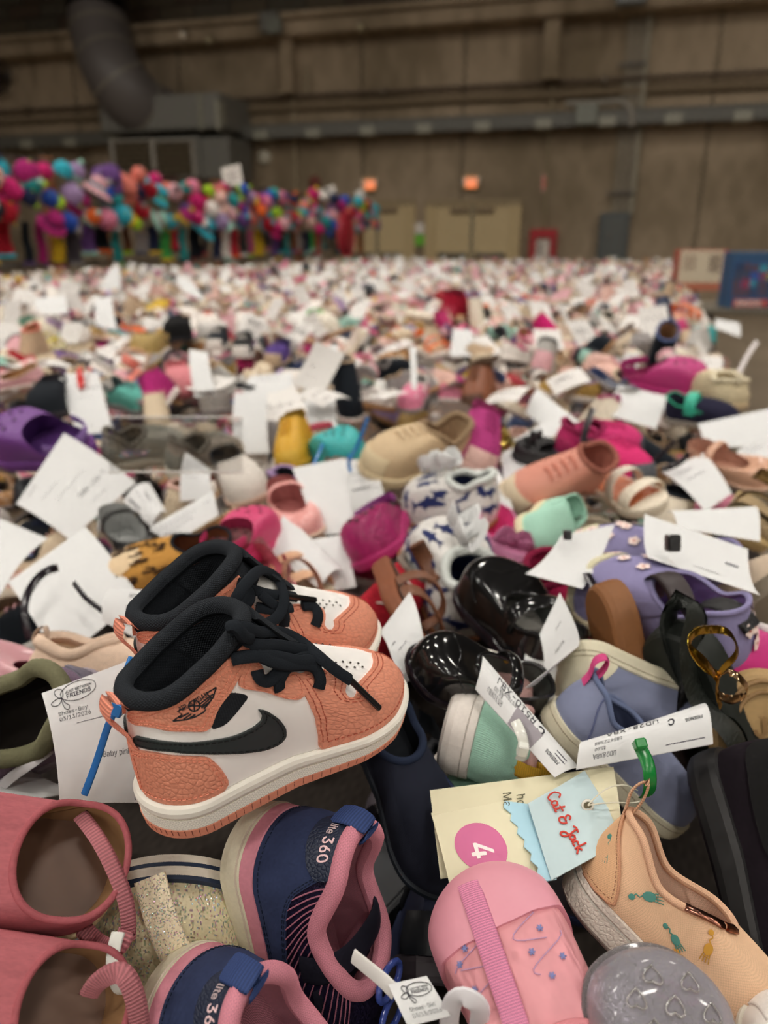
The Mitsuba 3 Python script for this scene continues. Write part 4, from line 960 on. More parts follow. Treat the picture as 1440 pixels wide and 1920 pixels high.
# navy and pink sneakers lying on their sides
def lite(heel, toe, up, label):
    S = Shoe(L=.14, W=.060, heel=.86, zs=.021, zt=.017, toe=.03, o=(.01, .56), oz=(.062, .048, .056), ow=.70, n=120, m=20, bulge=.12)
    M = pose(heel, toe, up, .14)
    N_, PK, CR = '#2b3554', '#c4808c', '#cfc4b0'
    d = {'sole': (S.sole(CR, CR, [(0, .003, CR), (.08, .0006, CR), (.3, -.0008, CR), (.55, -.0012, CR), (.585, -.0002, '#b9ae9b'), (.6, -.0010, CR), (.66, -.0008, CR), (.66, -.0006, PK), (.96, -.0003, PK), (1, .0014, PK)]), 'rubber', 'cream sole with pink band'),
         'upper': (S.upper('#241b33'), 'glitter', 'dark purple glitter mesh'), 'lining': (S.lining(PK), 'mesh', 'pink mesh lining'), 'collar': (S.collar(.0042, PK, -.0005, sides=10), 'canvas', 'padded pink collar')}
    hp = round_poly([(1.14, 0), (1.14, .95), (1.05, .97), (.99, .98), (.90, .98), (.875, .85), (.865, .62), (.86, .48), (.84, .38), (.80, .34), (.765, .33), (.735, .26), (.72, 0)])
    d['heel_counter'] = (S.poly(hp, .0011, N_, .0022), 'suede', 'navy suede heel counter')
    d['heel_counter__stitching'] = (stitches(S, hp, (.0014, .003), '#18203a', .0014), 'matte')
    pad = round_poly([(1.04, .98), (1.035, .70), (1.0, .56), (.95, .55), (.905, .62), (.875, .74), (.87, .90), (.885, .99)])
    d['heel_pad'] = (S.poly(pad, .0026, '#1c2438', .002), 'leather', 'glossy dark navy heel pad')
    d['stripe'] = [(tube(S.U(np.full(14, t_), np.linspace(.08, .97, 14)) + S.N(np.full(14, t_), np.linspace(.08, .97, 14)) * .0007, .00038, '#a06478', sides=5), 'satin', 'thin pink line') for t_ in np.linspace(.62, .855, 19)]
    fn, ln = on_wall(S, (.955, .74), (.89, .74), .0028)
    d['heel_pad__lettering'] = [(text('360', .0062, lambda v, l: fn(v - [.002, .0], l), '#d9b9bb', True), 'matte', 'pink number 360'), (text('lite', .0046, lambda v, l: fn(v - [.0125, .0], l), '#a99a9f', True), 'matte')]
    lp = [S.ring(np.array(.985)) + S.N(np.array(.985), np.array(.9)) * q for q in (.002, .006)]
    d['pull_tab'] = (tube(np.array([S.U(np.array(1.035), np.array(.70)) + [-.0035, 0, 0], S.ring(np.array(1.03)) + [-.0045, 0, .001], S.ring(np.array(1.03)) + [0, 0, .006], S.ring(np.array(1.03)) + [.004, 0, .002]]), .0062, '#2b406e', r2=.0009, nrm=[1, 0, .6], sides=10, samples=14), 'ribbed', 'blue webbing pull tab')
    d['strap'] = [(S.strap(x, .014, .060 - (x - .5) * .09, '#171a26', .0016, .6), 'suede', 'dark navy strap') for x in (.54, .66)]
    d['ring'] = [(tube(S.over(x, 0, .008) + np.array([[.006 * math.cos(a), .010 * math.sin(a), .001] for a in np.linspace(0, 6.2832, 18, endpoint=False)]), .0016, '#39468a', closed=True), 'gloss', 'blue plastic ring') for x in (.54, .66)]
    return hero('strap_sneaker', label, S, M, d, 'pair of navy and pink sneakers')
lite((455, 1520, .350), (560, 1985, .375), SC(.86, .10, -.50), 'navy and pink glitter sneaker lying on its side right under the coral sneakers')
lite((285, 1815, .305), (590, 2200, .335), SC(.58, .44, -.66), 'navy and pink glitter sneaker at the bottom edge, its wide pink opening facing up')
# dark navy mesh sneaker behind
S = Shoe(L=.145, W=.056, zs=.014, n=72, m=12, toe=.03, o=(.02, .4), oz=(.05, .04, .05))
M = pose((690, 1345, .44), (842, 1690, .385), SC(.25, .45, -.85), .145)
hero('mesh_sneaker', 'dark navy mesh sneaker with sparkling weave, wedged right of the coral sneakers', S, M, {'upper': (S.upper('#20263a'), 'mesh'), 'sole': (S.sole('#1d2130'), 'rubber'), 'lining': (S.lining('#1a1c26'), 'matte'), 'collar': (S.collar(.003, '#252c44'), 'canvas'),
     'binding': (tube(S.U(np.linspace(.14, .4, 30), np.full(30, .45)) + S.N(np.linspace(.14, .4, 30), np.full(30, .45)) * .001, .0025, '#2a3556', r2=.001, sides=6), 'canvas')})
# pink quilted slipper boot
S = Shoe(L=.14, W=.078, heel=.9, zs=.008, toe=.036, o=(.02, .34), oz=(.06, .05, .056), ow=.72, n=110, m=20, vamp=.28, bulge=.3, square=2.6)
M = pose((1110, 2130, .270), (880, 1640, .322), SC(-.08, .50, -.86), .14)
PKQ = '#d68f96'
web = tube(np.array([S.over(f_, .004 + (.97 - f_) * .018, .0034) for f_ in np.linspace(.93, .40, 14)]), .0066, '#cf7fa0', r2=.0011, nrm=[.1, 0, 1.0], sides=10, samples=40)
hero('quilted_slipper', 'pink quilted slipper with rubber toe bumper and ribbed webbing, under the pale blue card', S, M, {
    'upper': (S.upper(PKQ), 'puckered', 'pink quilted fabric with faint blue print'), 'sole': (S.sole('#cf8b96'), 'rubber'), 'lining': (S.lining('#5a4370'), 'canvas', 'purple lining'), 'collar': (S.collar(.004, '#d0868f'), 'canvas'),
    'toe_bumper': (S.poly(round_poly([(.28, 0), (.32, .25), (.38, .5), (.46, .62), (.54, .62), (.62, .52), (.68, .28), (.71, .12), (.73, 0)]), .0024, '#d3909b', .002), 'satin', 'smooth pink rubber toe bumper'),
    'webbing': (web, 'ribbed', 'ribbed pink webbing'),
    'print': [(move(cat([tube([(-.0018 * math.cos(a), -.0018 * math.sin(a), 0), (.0018 * math.cos(a), .0018 * math.sin(a), 0)], .00045, '#7c83b4', sides=4) for a in (0, 1.05, 2.1)]), frame(S.over(x, y, .0012), [1, .2, -.2], [0, y * 15, 1])), 'matte', 'small blue flower') for x, y in ((.84, -.014), (.80, -.024), (.74, -.012), (.72, .022), (.66, -.02), (.60, -.010), (.58, .026), (.54, -.024), (.50, -.014), (.68, .028))]
    + [(tube(np.array([S.over(x + q * .10, y + .012 * math.sin(q * 4 + x * 50), .0009) for q in np.linspace(0, 1, 9)]), .0003, '#b592b4', sides=4), 'matte', 'thin blue line') for x, y in ((.82, -.018), (.72, -.016), (.62, -.016), (.52, -.018), (.66, .02), (.56, .022))]})
# peach canvas shoe with printed fruit
S = Shoe(L=.15, W=.060, heel=.84, zs=.019, zt=.015, toe=.03, o=(.01, .5), oz=(.058, .044, .052), ow=.66, n=110, m=18, bulge=.1)
M = pose((1052, 1652, .345), (1490, 2110, .297), SC(.78, .50, -.30), .15)
PE, WS = '#d3ae90', '#d2cabd'
def fruit(t0, v0, s, ang, col='#4d8078'):
    P, N_ = S.U(np.array(t0), np.array(v0)), S.N(np.array(t0), np.array(v0))
    A = unit(np.cross(N_, [1.0, 0, 0])); B = np.cross(N_, A)
    M = frame(P + N_ * .0009, A * math.cos(ang) + B * math.sin(ang), N_)
    v, f, u_, c_ = trimesh_sphere(1.0, col, 2)
    ms = [move((v * [s, s * .72, .0002], f, v[:, :2] * s, c_), M), move((v * [s * .5, s * .45, .0002] + [s * 2.6, s * .5, 0], f, v[:, :2] * s, c_), M)]
    for k in range(4):
        y = (-.5 + k * .33) * s
        ms.append(move(tube([(-s * .7, y, 0), (-s * 2.1, y * 1.5, -.0001)], .00022, col, sides=4), M))
    ms.append(move(tube(spline([(-s * 1.2, -s * .6, 0), (-s * 1.25, s * .6, 0)], 4), .00022, col, sides=4), M))
    ms.append(move(tube(spline([(s, 0, 0), (s * 1.5, s * .3, 0), (s * 1.9, 0, 0), (s * 2.4, s * .4, 0)], 14), .00028, col, sides=4), M))
    return cat(ms)
hp = round_poly([(1.12, 0), (1.10, .7), (1.04, .99), (.985, .99), (.93, .80), (.885, .52), (.87, .25), (.865, 0)])
loop = np.array([S.ring(np.array(0.0)) + np.array(q) for q in ([0, 0, -.008], [-.003, 0, .002], [-.006, .001, .012], [-.003, .002, .019], [.001, .001, .012], [.002, 0, .002], [.003, 0, -.006])])
kp = hero('canvas_shoe', 'peach canvas shoe with teal fruit print and white sole, right of the pale blue card', S, M, {
    'upper': (S.upper(PE), 'canvas'), 'sole': (S.sole(WS, '#bfb4a2', [(0, .003, WS), (.1, .0002, WS), (.16, -.0006, WS), (.70, -.001, WS), (.74, .0004, '#a79f92'), (.78, -.0004, WS), (.95, -.0004, WS), (1, .0018, WS)]), 'leather', 'thick white pebbled sole'),
    'lining': (S.lining('#c7a48a'), 'canvas'), 'collar': (S.collar(.0022, '#cfa487'), 'canvas'), 'heel_counter': (S.poly(hp, .0012, '#cfa47f', .002), 'canvas'), 'heel_counter__piping': (tube(S.U(np.array(hp)[8:34, 0], np.clip(np.array(hp)[8:34, 1], 0, 1)) + S.N(np.array(hp)[8:34, 0], np.clip(np.array(hp)[8:34, 1], 0, 1)) * .0014, .0009, '#b98a6c', sides=6), 'canvas'),
    'heel_counter__stitching': (stitches(S, hp, (.0022,), '#8f6248', .0014), 'matte'), 'pull_tab': (tube(loop, .0055, '#c79c7e', r2=.0008, nrm=[1, 0, .2], sides=10, samples=26), 'ribbed', 'peach loop at the heel'),
    'print': [(fruit(.925, .45, .0030, .5), 'matte', 'teal printed fruit'), (fruit(.80, .62, .0034, 2.2), 'matte', 'teal printed fruit'), (fruit(.752, .50, .0028, 1.2), 'matte', 'teal printed fruit'), (fruit(.70, .66, .003, .3, '#b98a3a'), 'matte', 'mustard printed leaf'), (fruit(.745, .30, .0036, 1.3, '#c08a34'), 'matte', 'mustard printed leaf'), (fruit(.66, .3, .003, 2.5, '#b98a3a'), 'matte', 'mustard printed leaf')],
    'gold_trim': [(tube(np.array([S.ring(np.array(t_)) + [0, -.001, .001] for t_ in np.linspace(a, b, 10)]), .0032, '#a8705a', r2=.0016, sides=6), 'foil', 'rose gold trim') for a, b in ((.60, .70), (.535, .59))]})
# black suede boot at the right edge
S = Shoe(L=.15, W=.06, heel=.86, zs=.020, zt=.016, toe=.032, o=(.02, .45), oz=(.062, .052, .062), ow=.7, n=90, m=14)
M = pose((1300, 1418, .42), (1460, 1960, .35), SC(.78, .30, -.62), .15)
fl = S.poly(round_poly([(.93, .4), (.93, .98), (.70, .99), (.66, .8), (.70, .45), (.80, .3)]), .0024, '#17171a', .003)
hero('suede_boot', 'black suede shoe with thick black rubber sole at the right edge of the photo', S, M, {'upper': (S.upper('#151517'), 'suede'), 'sole': (S.sole('#19191b', '#141416'), 'satin', 'smooth black rubber sole'), 'lining': (S.lining('#202023'), 'matte'), 'collar': (S.collar(.003, '#1a1a1d'), 'suede'), 'flap': (fl, 'suede')})
# clear glitter jelly shoe in the lower right corner
S = Shoe(L=.14, W=.086, heel=.86, zs=.010, toe=.040, o=(.02, .5), oz=(.045, .035, .045), ow=.7, n=100, m=16, vamp=.25, bulge=.25)
M = pose((1222, 2300, .235), (1216, 1775, .275), SC(.02, .52, -.86), .14)
def heart(r): return [(r * .9 * math.sin(a) ** 3, r * (.8 * math.cos(a) - .32 * math.cos(2 * a) - .12 * math.cos(3 * a))) for a in np.linspace(0, 6.2832, 22, endpoint=False)]
hs = []
for x, y in ((.86, -.010), (.86, .012), (.76, -.022), (.76, .000), (.76, .022), (.66, -.012), (.66, .012), (.57, -.024), (.57, .002), (.57, .024)):
    p0 = S.over(x, y, .0012); tx = unit(S.over(x - .03, y, .0012) - S.over(x + .03, y, .0012)); ty = unit(S.over(x, y + .004, .0012) - S.over(x, y - .004, .0012))
    hs.append((tube(np.array([p0 + tx * q[1] - ty * q[0] for q in heart(.0062)]), .0006, '#dcd8d0', closed=True, sides=5), 'metal', 'silver heart outline'))
kj = hero('jelly_shoe', 'clear glitter jelly shoe with little silver hearts in the bottom right corner', S, M, {'upper': (S.upper('#ebe7ee'), 'clear', 'clear glitter plastic'), 'sole': (S.sole('#bdb9bd'), 'clear'), 'insole': (S.insole('#c4bccd', .002), 'glitter', 'lilac glitter insole'), 'heart': hs,
     'bow': (move(bow(.02, '#a8457a', .004), frame(np.array([.115, -.012, .014]), [1, 0, -.2], [0, 0, 1])), 'gloss', 'pink bow inside the toe')})
# mint sneakers, heels to the camera
def mint(heel, toe, up, label):
    S = Shoe(L=.13, W=.062, heel=.9, zs=.022, zt=.017, toe=.03, o=(.0, .46), oz=(.060, .044, .052), ow=.7, n=90, m=16)
    M = pose(heel, toe, up, .13)
    W_ = '#d9d5cc'
    hp = [(1.2, 0), (1.18, .8), (1.1, .99), (1.06, .99), (1.0, .72), (.94, .99), (.9, .99), (.82, .8), (.8, 0)]
    lp = np.array([S.ring(np.array(0.0)) + np.array(q) for q in ([.001, 0, -.014], [-.004, 0, -.002], [-.006, .001, .010], [-.003, .001, .018], [.001, .001, .010], [.003, 0, -.004])])
    return hero('mint_sneaker', label, S, M, {'upper': (S.upper('#c29a92'), 'mesh', 'dusty pink mesh'), 'sole': (S.sole(W_, '#c9bfae', [(0, .003, W_), (.1, .0002, W_), (.3, -.001, W_), (.7, -.0012, W_), (.72, -.0004, '#aca79d'), (.75, -.001, W_), (.96, -.0006, W_), (1, .0015, W_)]), 'rubber', 'thick white sole'),
        'heel_counter': (S.poly(hp, .001, '#9fc9b3', .002), 'ribbed', 'mint ribbed heel'), 'heel_counter__stitching': (stitches(S, hp, (.0014,), '#7fae98', .0012), 'matte'), 'lining': (S.lining('#2a2d3a'), 'matte'), 'collar': (S.collar(.003, '#c9a49a'), 'canvas'), 'pull_tab': (tube(lp, .0055, '#b9922c', r2=.0007, nrm=[1, 0, .3], sides=8, samples=20), 'ribbed', 'mustard yellow pull tab')}, 'pair of mint sneakers')
mint((822, 1392, .405), (890, 1262, .505), SC(.82, -.22, -.36), 'mint sneaker with thick white sole and mustard pull tab, upper one of its pair')
mint((775, 1530, .425), (870, 1405, .52), SC(.90, .0, -.30), 'mint sneaker with white sole, lower one of its pair, mostly behind the cream card')
# denim slip-ons
def denim(heel, toe, up, label, tab):
    S = Shoe(L=.14, W=.062, heel=.86, zs=.017, zt=.015, toe=.028, o=(.02, .46), oz=(.054, .042, .048), ow=.68, n=90, m=16)
    M = pose(heel, toe, up, .14)
    CR = '#cdc4ae'
    d = {'upper': (S.upper('#7a82a0'), 'canvas', 'washed blue denim'), 'sole': (S.sole(CR, '#bdb39c', [(0, .003, CR), (.12, 0, CR), (.3, -.001, CR), (.72, -.0012, CR), (.74, -.0003, '#a39a86'), (.77, -.001, CR), (.96, -.0008, CR), (1, .0016, CR)]), 'canvas', 'cream cloth covered sole'), 'lining': (S.lining('#4a5270'), 'canvas'), 'collar': (S.collar(.0022, '#656d8c'), 'canvas'),
         'seam': (tube(S.U(np.full(12, .86), np.linspace(0, 1, 12)) + S.N(np.full(12, .86), np.linspace(0, 1, 12)) * .0006, .0007, '#5c6484', sides=5), 'canvas')}
    if not tab:
        d['heel_cap'] = (S.poly([(1.16, 0), (1.15, .6), (1.1, .85), (1.0, .92), (.9, .85), (.85, .6), (.84, 0)], .0012, CR, .003), 'canvas', 'cream heel cap')
    if tab:
        lp = np.array([S.ring(np.array(0.0)) + np.array(q) for q in ([-.001, 0, -.010], [-.003, 0, .0], [-.007, .0, .010], [-.003, .0, .016], [.002, .0, .009], [.002, 0, -.002])])
        d['pull_tab'] = (tube(lp, .0062, '#c74a7c', r2=.0009, nrm=[1, 0, .3], sides=8, samples=20), 'canvas', 'hot pink pull tab')
    return hero('denim_shoe', label, S, M, d, 'pair of denim slip-on shoes')
denim((1010, 1345, .430), (1255, 1560, .440), SC(.66, .62, -.26), 'blue denim slip-on shoe with hot pink heel loop and cream sole', True)
denim((1062, 1205, .475), (1330, 1330, .49), SC(.45, -.80, -.30), 'denim slip-on shoe with its cream sole turned up, above the one with the pink loop', False)
# black patent shoes
def patent(heel, toe, up, label, roll=0):
    S = Shoe(L=.14, W=.066, heel=.82, zs=.012, toe=.036, o=(.03, .58), oz=(.05, .038, .038), ow=.72, n=110, m=20, vamp=.18, bulge=.25, square=2.6)
    M = pose(heel, toe, up, .14)
    BL = '#0e0e10'
    d = {'upper': (S.upper(BL), 'patent'), 'sole': (S.sole('#141416'), 'gloss'), 'lining': (S.lining('#3a3836'), 'satin'), 'insole': (S.insole('#8f8b84', .003), 'satin', 'grey insole with letters'), 'collar': (S.collar(.0022, BL), 'patent'), 'strap': (S.strap(.50, .014, .054, BL, .0022, .7), 'patent'),
         'seam': (cat([tube(S.U(np.linspace(.30, .70, 40), .52 + .28 * np.cos(np.linspace(-2.6, 2.6, 40))) + S.N(np.linspace(.30, .70, 40), .52 + .28 * np.cos(np.linspace(-2.6, 2.6, 40))) * .0003, .0009, BL, sides=6)]), 'patent'), 'buckle': (move(trimesh_sphere(.003, '#b08c3c', 1), frame(S.U(np.array(.75), np.array(.9)), [1, 0, 0], [0, 0, 1])), 'metal', 'brass stud')}
    x0 = S.edge(np.array(.25))[2] + .0045
    fx = lambda v, l: np.stack([.045 + v[:, 1] * 0 + v[:, 0] * 0 + v[:, 1], .006 - v[:, 0], np.full(len(v), x0 + l)], 1)
    d['insole__lettering'] = [(text('P.', .012, lambda v, l: np.stack([.048 + v[:, 1], .008 - v[:, 0], np.full(len(v), x0)], 1), '#1c1a1a', True), 'matte'), (text('lite', .010, lambda v, l: np.stack([.022 + v[:, 1], .012 - v[:, 0], np.full(len(v), x0)], 1), '#1c1a1a', True), 'matte')]
    return hero('patent_shoe', label, S, M, d, 'pair of black patent shoes')
patent((985, 1345, .455), (752, 1250, .430), SC(.22, .80, -.56), 'shiny black patent shoe, the nearer one, its round toe beside the coral sneaker toe')
patent((1045, 1312, .520), (888, 1100, .62), SC(.32, .46, -.82), 'shiny black patent shoe, the farther one, with grey lettered insole showing')
# white booties with navy sharks
SHARK = [(-1, .05), (-.6, .28), (-.1, .36), (.05, .75), (.22, .34), (.6, .12), (.85, .1), (1.15, .5), (1.05, .02), (1.2, -.4), (.8, -.08), (.4, -.18), (.25, -.5), (.05, -.25), (-.4, -.22), (-.85, -.18)]
def bootie(heel, toe, up, label, L=.13):
    S = Shoe(L=L, W=.082, heel=.9, zs=.008, toe=.05, o=(.02, .46), oz=(.066, .056, .062), ow=.66, n=110, m=20, vamp=.2, bulge=.3)
    M = pose(heel, toe, up, L)
    ms = []
    r = np.random.default_rng(5)
    for i in range(22):
        t0, v0, a, s_ = .04 + (i % 11) * .087 + r.uniform(-.01, .01), (.3 if i < 11 else .72) + r.uniform(-.1, .1), r.uniform(0, 6.28), r.uniform(.0105, .0140)
        R = np.array([[math.cos(a), -math.sin(a)], [math.sin(a), math.cos(a)]])
        sc = np.array([.3, .05]) * (1.0 if abs(t0 - .5) > .2 else np.array([.9, 1.7]))
        q = np.array(SHARK) @ R.T * s_ / sc + [t0, v0]
        if q[:, 1].max() > .97 or q[:, 1].min() < .03: q[:, 1] = np.clip(q[:, 1], .03, .97)
        try: ms.append(S.poly(q, .0010, '#232c5c', .002, scale=tuple(sc), under=.0001))
        except Exception: pass
    return hero('shark_bootie', label, S, M, {'upper': (S.upper('#c9cac6'), 'satin', 'white fabric'), 'print': [(m_, 'matte', 'navy shark print') for m_ in ms], 'sole': (S.sole('#8a5a34'), 'rubber', 'brown sole'), 'lining': (S.lining('#1c2040'), 'suede', 'navy lining'), 'collar': (S.collar(.005, '#c6c7c4', sides=8), 'satin'),
        'bow': (move(bow(.05, '#cdcecb', .009), frame(S.over(.56, 0, .010), [.2, 1, 0], [.3, 0, 1])), 'satin', 'white knotted bow'), 'drawstring': (tube(np.array([S.U(np.array(.8), np.array(v_)) + S.N(np.array(.8), np.array(v_)) * .003 for v_ in np.linspace(.3, 1, 8)]), .0012, '#cfd0cc', sides=6), 'canvas')}, 'pair of shark print booties')
bootie((880, 1205, .66), (800, 1015, .74), SC(.25, .50, -.80), 'white baby bootie with navy sharks and a knotted bow, nearer one of its pair')
bootie((930, 985, .80), (760, 965, .85), SC(.1, .85, -.45), 'white baby bootie with navy sharks, the one behind its pair')
S = Shoe(L=.14, W=.06, n=80, m=14, zs=.016, toe=.034)
hero('canvas_shoe', 'white shoe toe peeking in at the very corner, right of the jelly shoe', S, pose((1480, 2300, .26), (1440, 1858, .30), SC(0, .5, -.86), .14), {'upper': (S.upper('#d8d3c8'), 'satin'), 'sole': (S.sole('#d3cdbf'), 'rubber'), 'lining': (S.lining('#b9b3a8'), 'canvas'), 'toe_cap': (S.patch(.40, .60, 0, .4, .0012, '#d9d4ca', 24, 8), 'rubber')})
# ---- the shoes farther up the heap, one by one ------------------------------------------------------
def mid(style, cols, heel, toe, label, up=(0, 0, 1), s=.92, z=1.07, mat=None, d=None, name=None, extra=None, grp=None):
    """cols: upper, accent, sole, lining; heel and toe are pixels that rest on the height z (or at depth d)"""
    a = at(*heel, d or dep(heel[1], z)); b = at(*toe, (d or dep(toe[1], z)))
    if d: a, b = at(*heel, d), at(*toe, d + (toe[2] if len(toe) > 2 else 0) * 1.0) if len(toe) < 3 else at(toe[0], toe[1], d + toe[2])
    m = (a + b) / 2
    x = unit(b - a)
    up = np.asarray(up, float)
    M = frame(m, x, up, s)
    M[:3, 3] = m - M[:3, :3] @ np.array([.0675, 0, .022])
    c = [PAL.get(q, q) for q in cols] + ([mat] if mat else [])
    dist = (m - EYE) @ FWD
    k = tag(nm(name or WORD[style][0]), label, 'shoe', grp)
    dd_ = build_shoe(style, c, n=56 if dist < 1.1 else 32, m=9 if dist < 1.1 else 6, fine=True)
    if extra: dd_.update(extra(Shoe(n=40, m=8, **STYLE[style])))
    parts(k, dd_, M)
    taken.append((m[0], m[1], .055 if dist < 1.2 else .045))
    return k, M
def spots_on(S, n, r, col, seed=1, ring=False, v0=.12, v1=.95, t0=0, t1=1, off=.0016):
    rr = np.random.default_rng(seed); ms = []
    for i in range(n):
        t_, v_ = rr.uniform(t0, t1), rr.uniform(v0, v1)
        k = rr.uniform(.7, 1.3) * r
        a = np.linspace(0, 5.0 if ring else 6.2832, 9)
        w = np.array([[math.cos(q) * k * rr.uniform(.7, 1.1), math.sin(q) * k * rr.uniform(.7, 1.1)] for q in a]) / [.3, .05] + [t_, v_]
        w[:, 1] = np.clip(w[:, 1], .02, .98)
        P = S.U(w[:, 0], w[:, 1]) + S.N(w[:, 0], w[:, 1]) * off
        if ring: ms.append(tube(P, .0011, col, r2=.0004, sides=4))
        else:
            c = P.mean(0); ms.append(tri(np.vstack([P[:-1], c]), [[j, (j + 1) % (len(P) - 1), len(P) - 1] for j in range(len(P) - 1)], col))
    return cat(ms)
def flowers(S, n, seed=3):
    rr = np.random.default_rng(seed); ms = []
    for i in range(n):
        t_, v_ = rr.uniform(.5, 1.0), rr.uniform(.2, .9)
        P, N_ = S.U(np.array(t_), np.array(v_)), S.N(np.array(t_), np.array(v_))
        M = frame(P + N_ * .0016, np.cross(N_, [0, 0, 1.0]) + 1e-6, N_)
        for k in range(5):
            a = k * 1.2566 + i
            ms.append(move((trimesh_sphere(.0019, '#e6d5cf', 1)[0] * [1, 1, .15] + [.0027 * math.cos(a), .0027 * math.sin(a), 0], *trimesh_sphere(.0019, '#e6d5cf', 1)[1:]), M))
        ms.append(move((trimesh_sphere(.0011, '#b0523c', 1)[0] * [1, 1, .4], *trimesh_sphere(.0011, '#b0523c', 1)[1:]), M))
    return cat(ms)
SK = (0, -.35, .94)
mid('slipon', ('#b8813f', 'black', '#d3b896', '#5a2f18'), (385, 1052), (238, 1078), 'leopard print slip-on shoe with cream toe cap, behind the heel of the coral sneakers', (0, -.3, .95), extra=lambda S: {'print': (spots_on(S, 80, .0030, '#2a1a12', ring=True), 'matte', 'black leopard spots'), 'toe_cap': (S.poly([(.40, 0), (.42, .5), (.46, .72), (.54, .72), (.58, .5), (.60, 0)], .0012, '#d3b896', .003), 'rubber', 'cream rubber toe cap')})
mid('clog', ('#c4416c', '#b93562', '#c4416c', '#9c2a50'), (412, 1045), (498, 985), 'hot pink clog with small vent holes, left of the pink bow shoe', (-.2, -.5, .8), z=1.08, s=.78)
mid('clog', ('#cf7d83', '#c9747c', '#cf7d83', '#b55f6a'), (500, 1100), (425, 1045), 'clear pink glitter jelly clog just above the rear coral sneaker', (.1, -.4, .9), mat='clear', z=1.06)
k, M = mid('sandal', ('#cfa07f', '#cfa07f', '#d8d0b8', '#c7b89c'), (505, 1040), (585, 1110), 'sandal with a rose gold glitter strap loop standing up behind the black laces', (.2, -.5, .85), z=1.05)
c0 = at(568, 1092, .66)
emit(k + '__ankle_loop', tube(np.array([c0 + .019 * (math.cos(a) * unit(SC(.8, -.5, .3)) + math.sin(a) * UP) for a in np.linspace(0, 6.2832, 28, endpoint=False)]), .0085, '#c68f74', r2=.0014, nrm=np.array([(math.cos(a) * unit(SC(.8, -.5, .3)) + math.sin(a) * UP) for a in np.linspace(0, 6.2832, 28, endpoint=False)]), closed=True, sides=8), 'glitter', True, 'rose gold glitter ankle loop')
S_ = lambda S: {}
mid('clog', ('#a32867', '#8a3a86', '#a32867', '#8a2058'), (735, 935), (672, 1080), 'magenta sequin shoe left of the shark booties', (-.5, -.5, .7), mat='glitter', z=1.08, s=.85)
mid('sneaker', ('#a82d55', '#d8d4d0', '#d8d4d0', '#c9c4c0'), (760, 1075), (690, 1040), 'magenta glitter sneaker with a stitched white band, under the magenta sequin shoe', (-.2, -.3, .9), mat='glitter', z=1.04)
mid('flat', ('#c2779d', '#b96f98', '#8f3a66', '#d04080'), (910, 955), (985, 1075), 'pink chunky glitter flat right of the shark booties', (.3, -.5, .8), mat='glitter', z=1.08, s=1.0)
mid('maryjane', ('#d79a98', '#d79a98', '#c9b29a', '#94564e'), (512, 905), (590, 1010), 'pale pink bow flat with brown insole, left of the big grey tag', (.1, -.55, .8), z=1.08)
mid('hightop', ('#a81f2c', '#c9bdb6', '#d6d0c8', '#8d7f78'), (748, 1130), (660, 1230), 'red canvas shoe with grey fleece lining behind the toe of the coral sneakers', (.35, -.4, .85), z=1.03, s=.95)
mid('sandal', ('#6b4428', '#6b4428', '#7a4a28', '#6b5648'), (748, 1060), (808, 1195), 'narrow brown sandal standing on edge along the shark bootie', (.85, -.3, .4), z=1.09)
mid('sneaker', ('#c9b190', '#cbb697', '#d3c19c', '#a48c6c'), (838, 842), (716, 862), 'chunky beige platform sneaker in the middle of the heap', (-.15, -.45, .85), s=1.12, z=1.10, mat='leather')
mid('hightop', ('#a53a72', '#b0457e', '#c9a7a0', '#8a2a5c'), (868, 815), (912, 885), 'magenta suede high-top right of the chunky beige sneaker', (.4, -.2, .85), mat='suede', z=1.09)
mid('hightop', ('#cf8577', '#c97d70', '#d6c2a8', '#b0695c'), (1082, 905), (968, 930), 'coral pink soft leather boot lying between white tags on the right', (-.2, -.7, .55), mat='satin', z=1.09)
mid('flat', ('#222225', '#222225', '#1d1d20', '#2d2c2e'), (1078, 850), (1002, 835), 'black flat shoe above the coral pink boot', (-.1, -.3, .95), z=1.1)
mid('sneaker', ('#c92f6b', '#b32a62', '#56565e', '#d0447c'), (1100, 855), (1200, 885), 'hot pink sneaker with dark grey sole right of the black strip of tie', (.25, -.4, .85), z=1.09)
mid('sneaker', ('#cd3a74', '#b82f66', '#4d4a52', '#a82a58'), (1085, 835), (1165, 830), 'hot pink sneaker with grey sole, the one behind its pair', (.1, -.3, .95), z=1.1)
mid('clog', ('#6d3a86', '#8a6fb4', '#6d3a86', '#4c2760'), (140, 838), (10, 822), 'purple pleated foam clog at the left edge', (0, -.5, .85), s=1.15, z=1.1)
mid('slipon', ('#1d1c21', '#1d1c21', '#1f1e24', '#2a282e'), (128, 720), (50, 790), 'black slip-on shoe left of the tag with a red tie', (0, -.3, .95), s=1.1, z=1.1)
mid('hightop', ('#cf9c22', '#c9962a', '#cfa23a', '#8a6a1c'), (585, 820), (520, 880), 'mustard yellow boot in front of small tags', (-.3, -.5, .8), s=.8, z=1.07, mat='satin')
mid('slipon', ('#cf7f82', '#c27076', '#a35c60', '#b9686c'), (325, 690), (352, 750), 'plain pink slip-on shoe, heel seen, left of the middle', (.1, -.5, .85), z=1.08, s=1.15)
mid('slipon', ('#e3cfc8', '#c96a70', '#ded8d0', '#c98a88'), (75, 665), (30, 745), 'white slip-on shoe with red flowers at the left edge, upper one', (-.2, -.4, .9), z=1.09, extra=lambda S: {'print': (spots_on(S, 40, .004, '#c9545c', 5), 'matte', 'red printed flowers')})
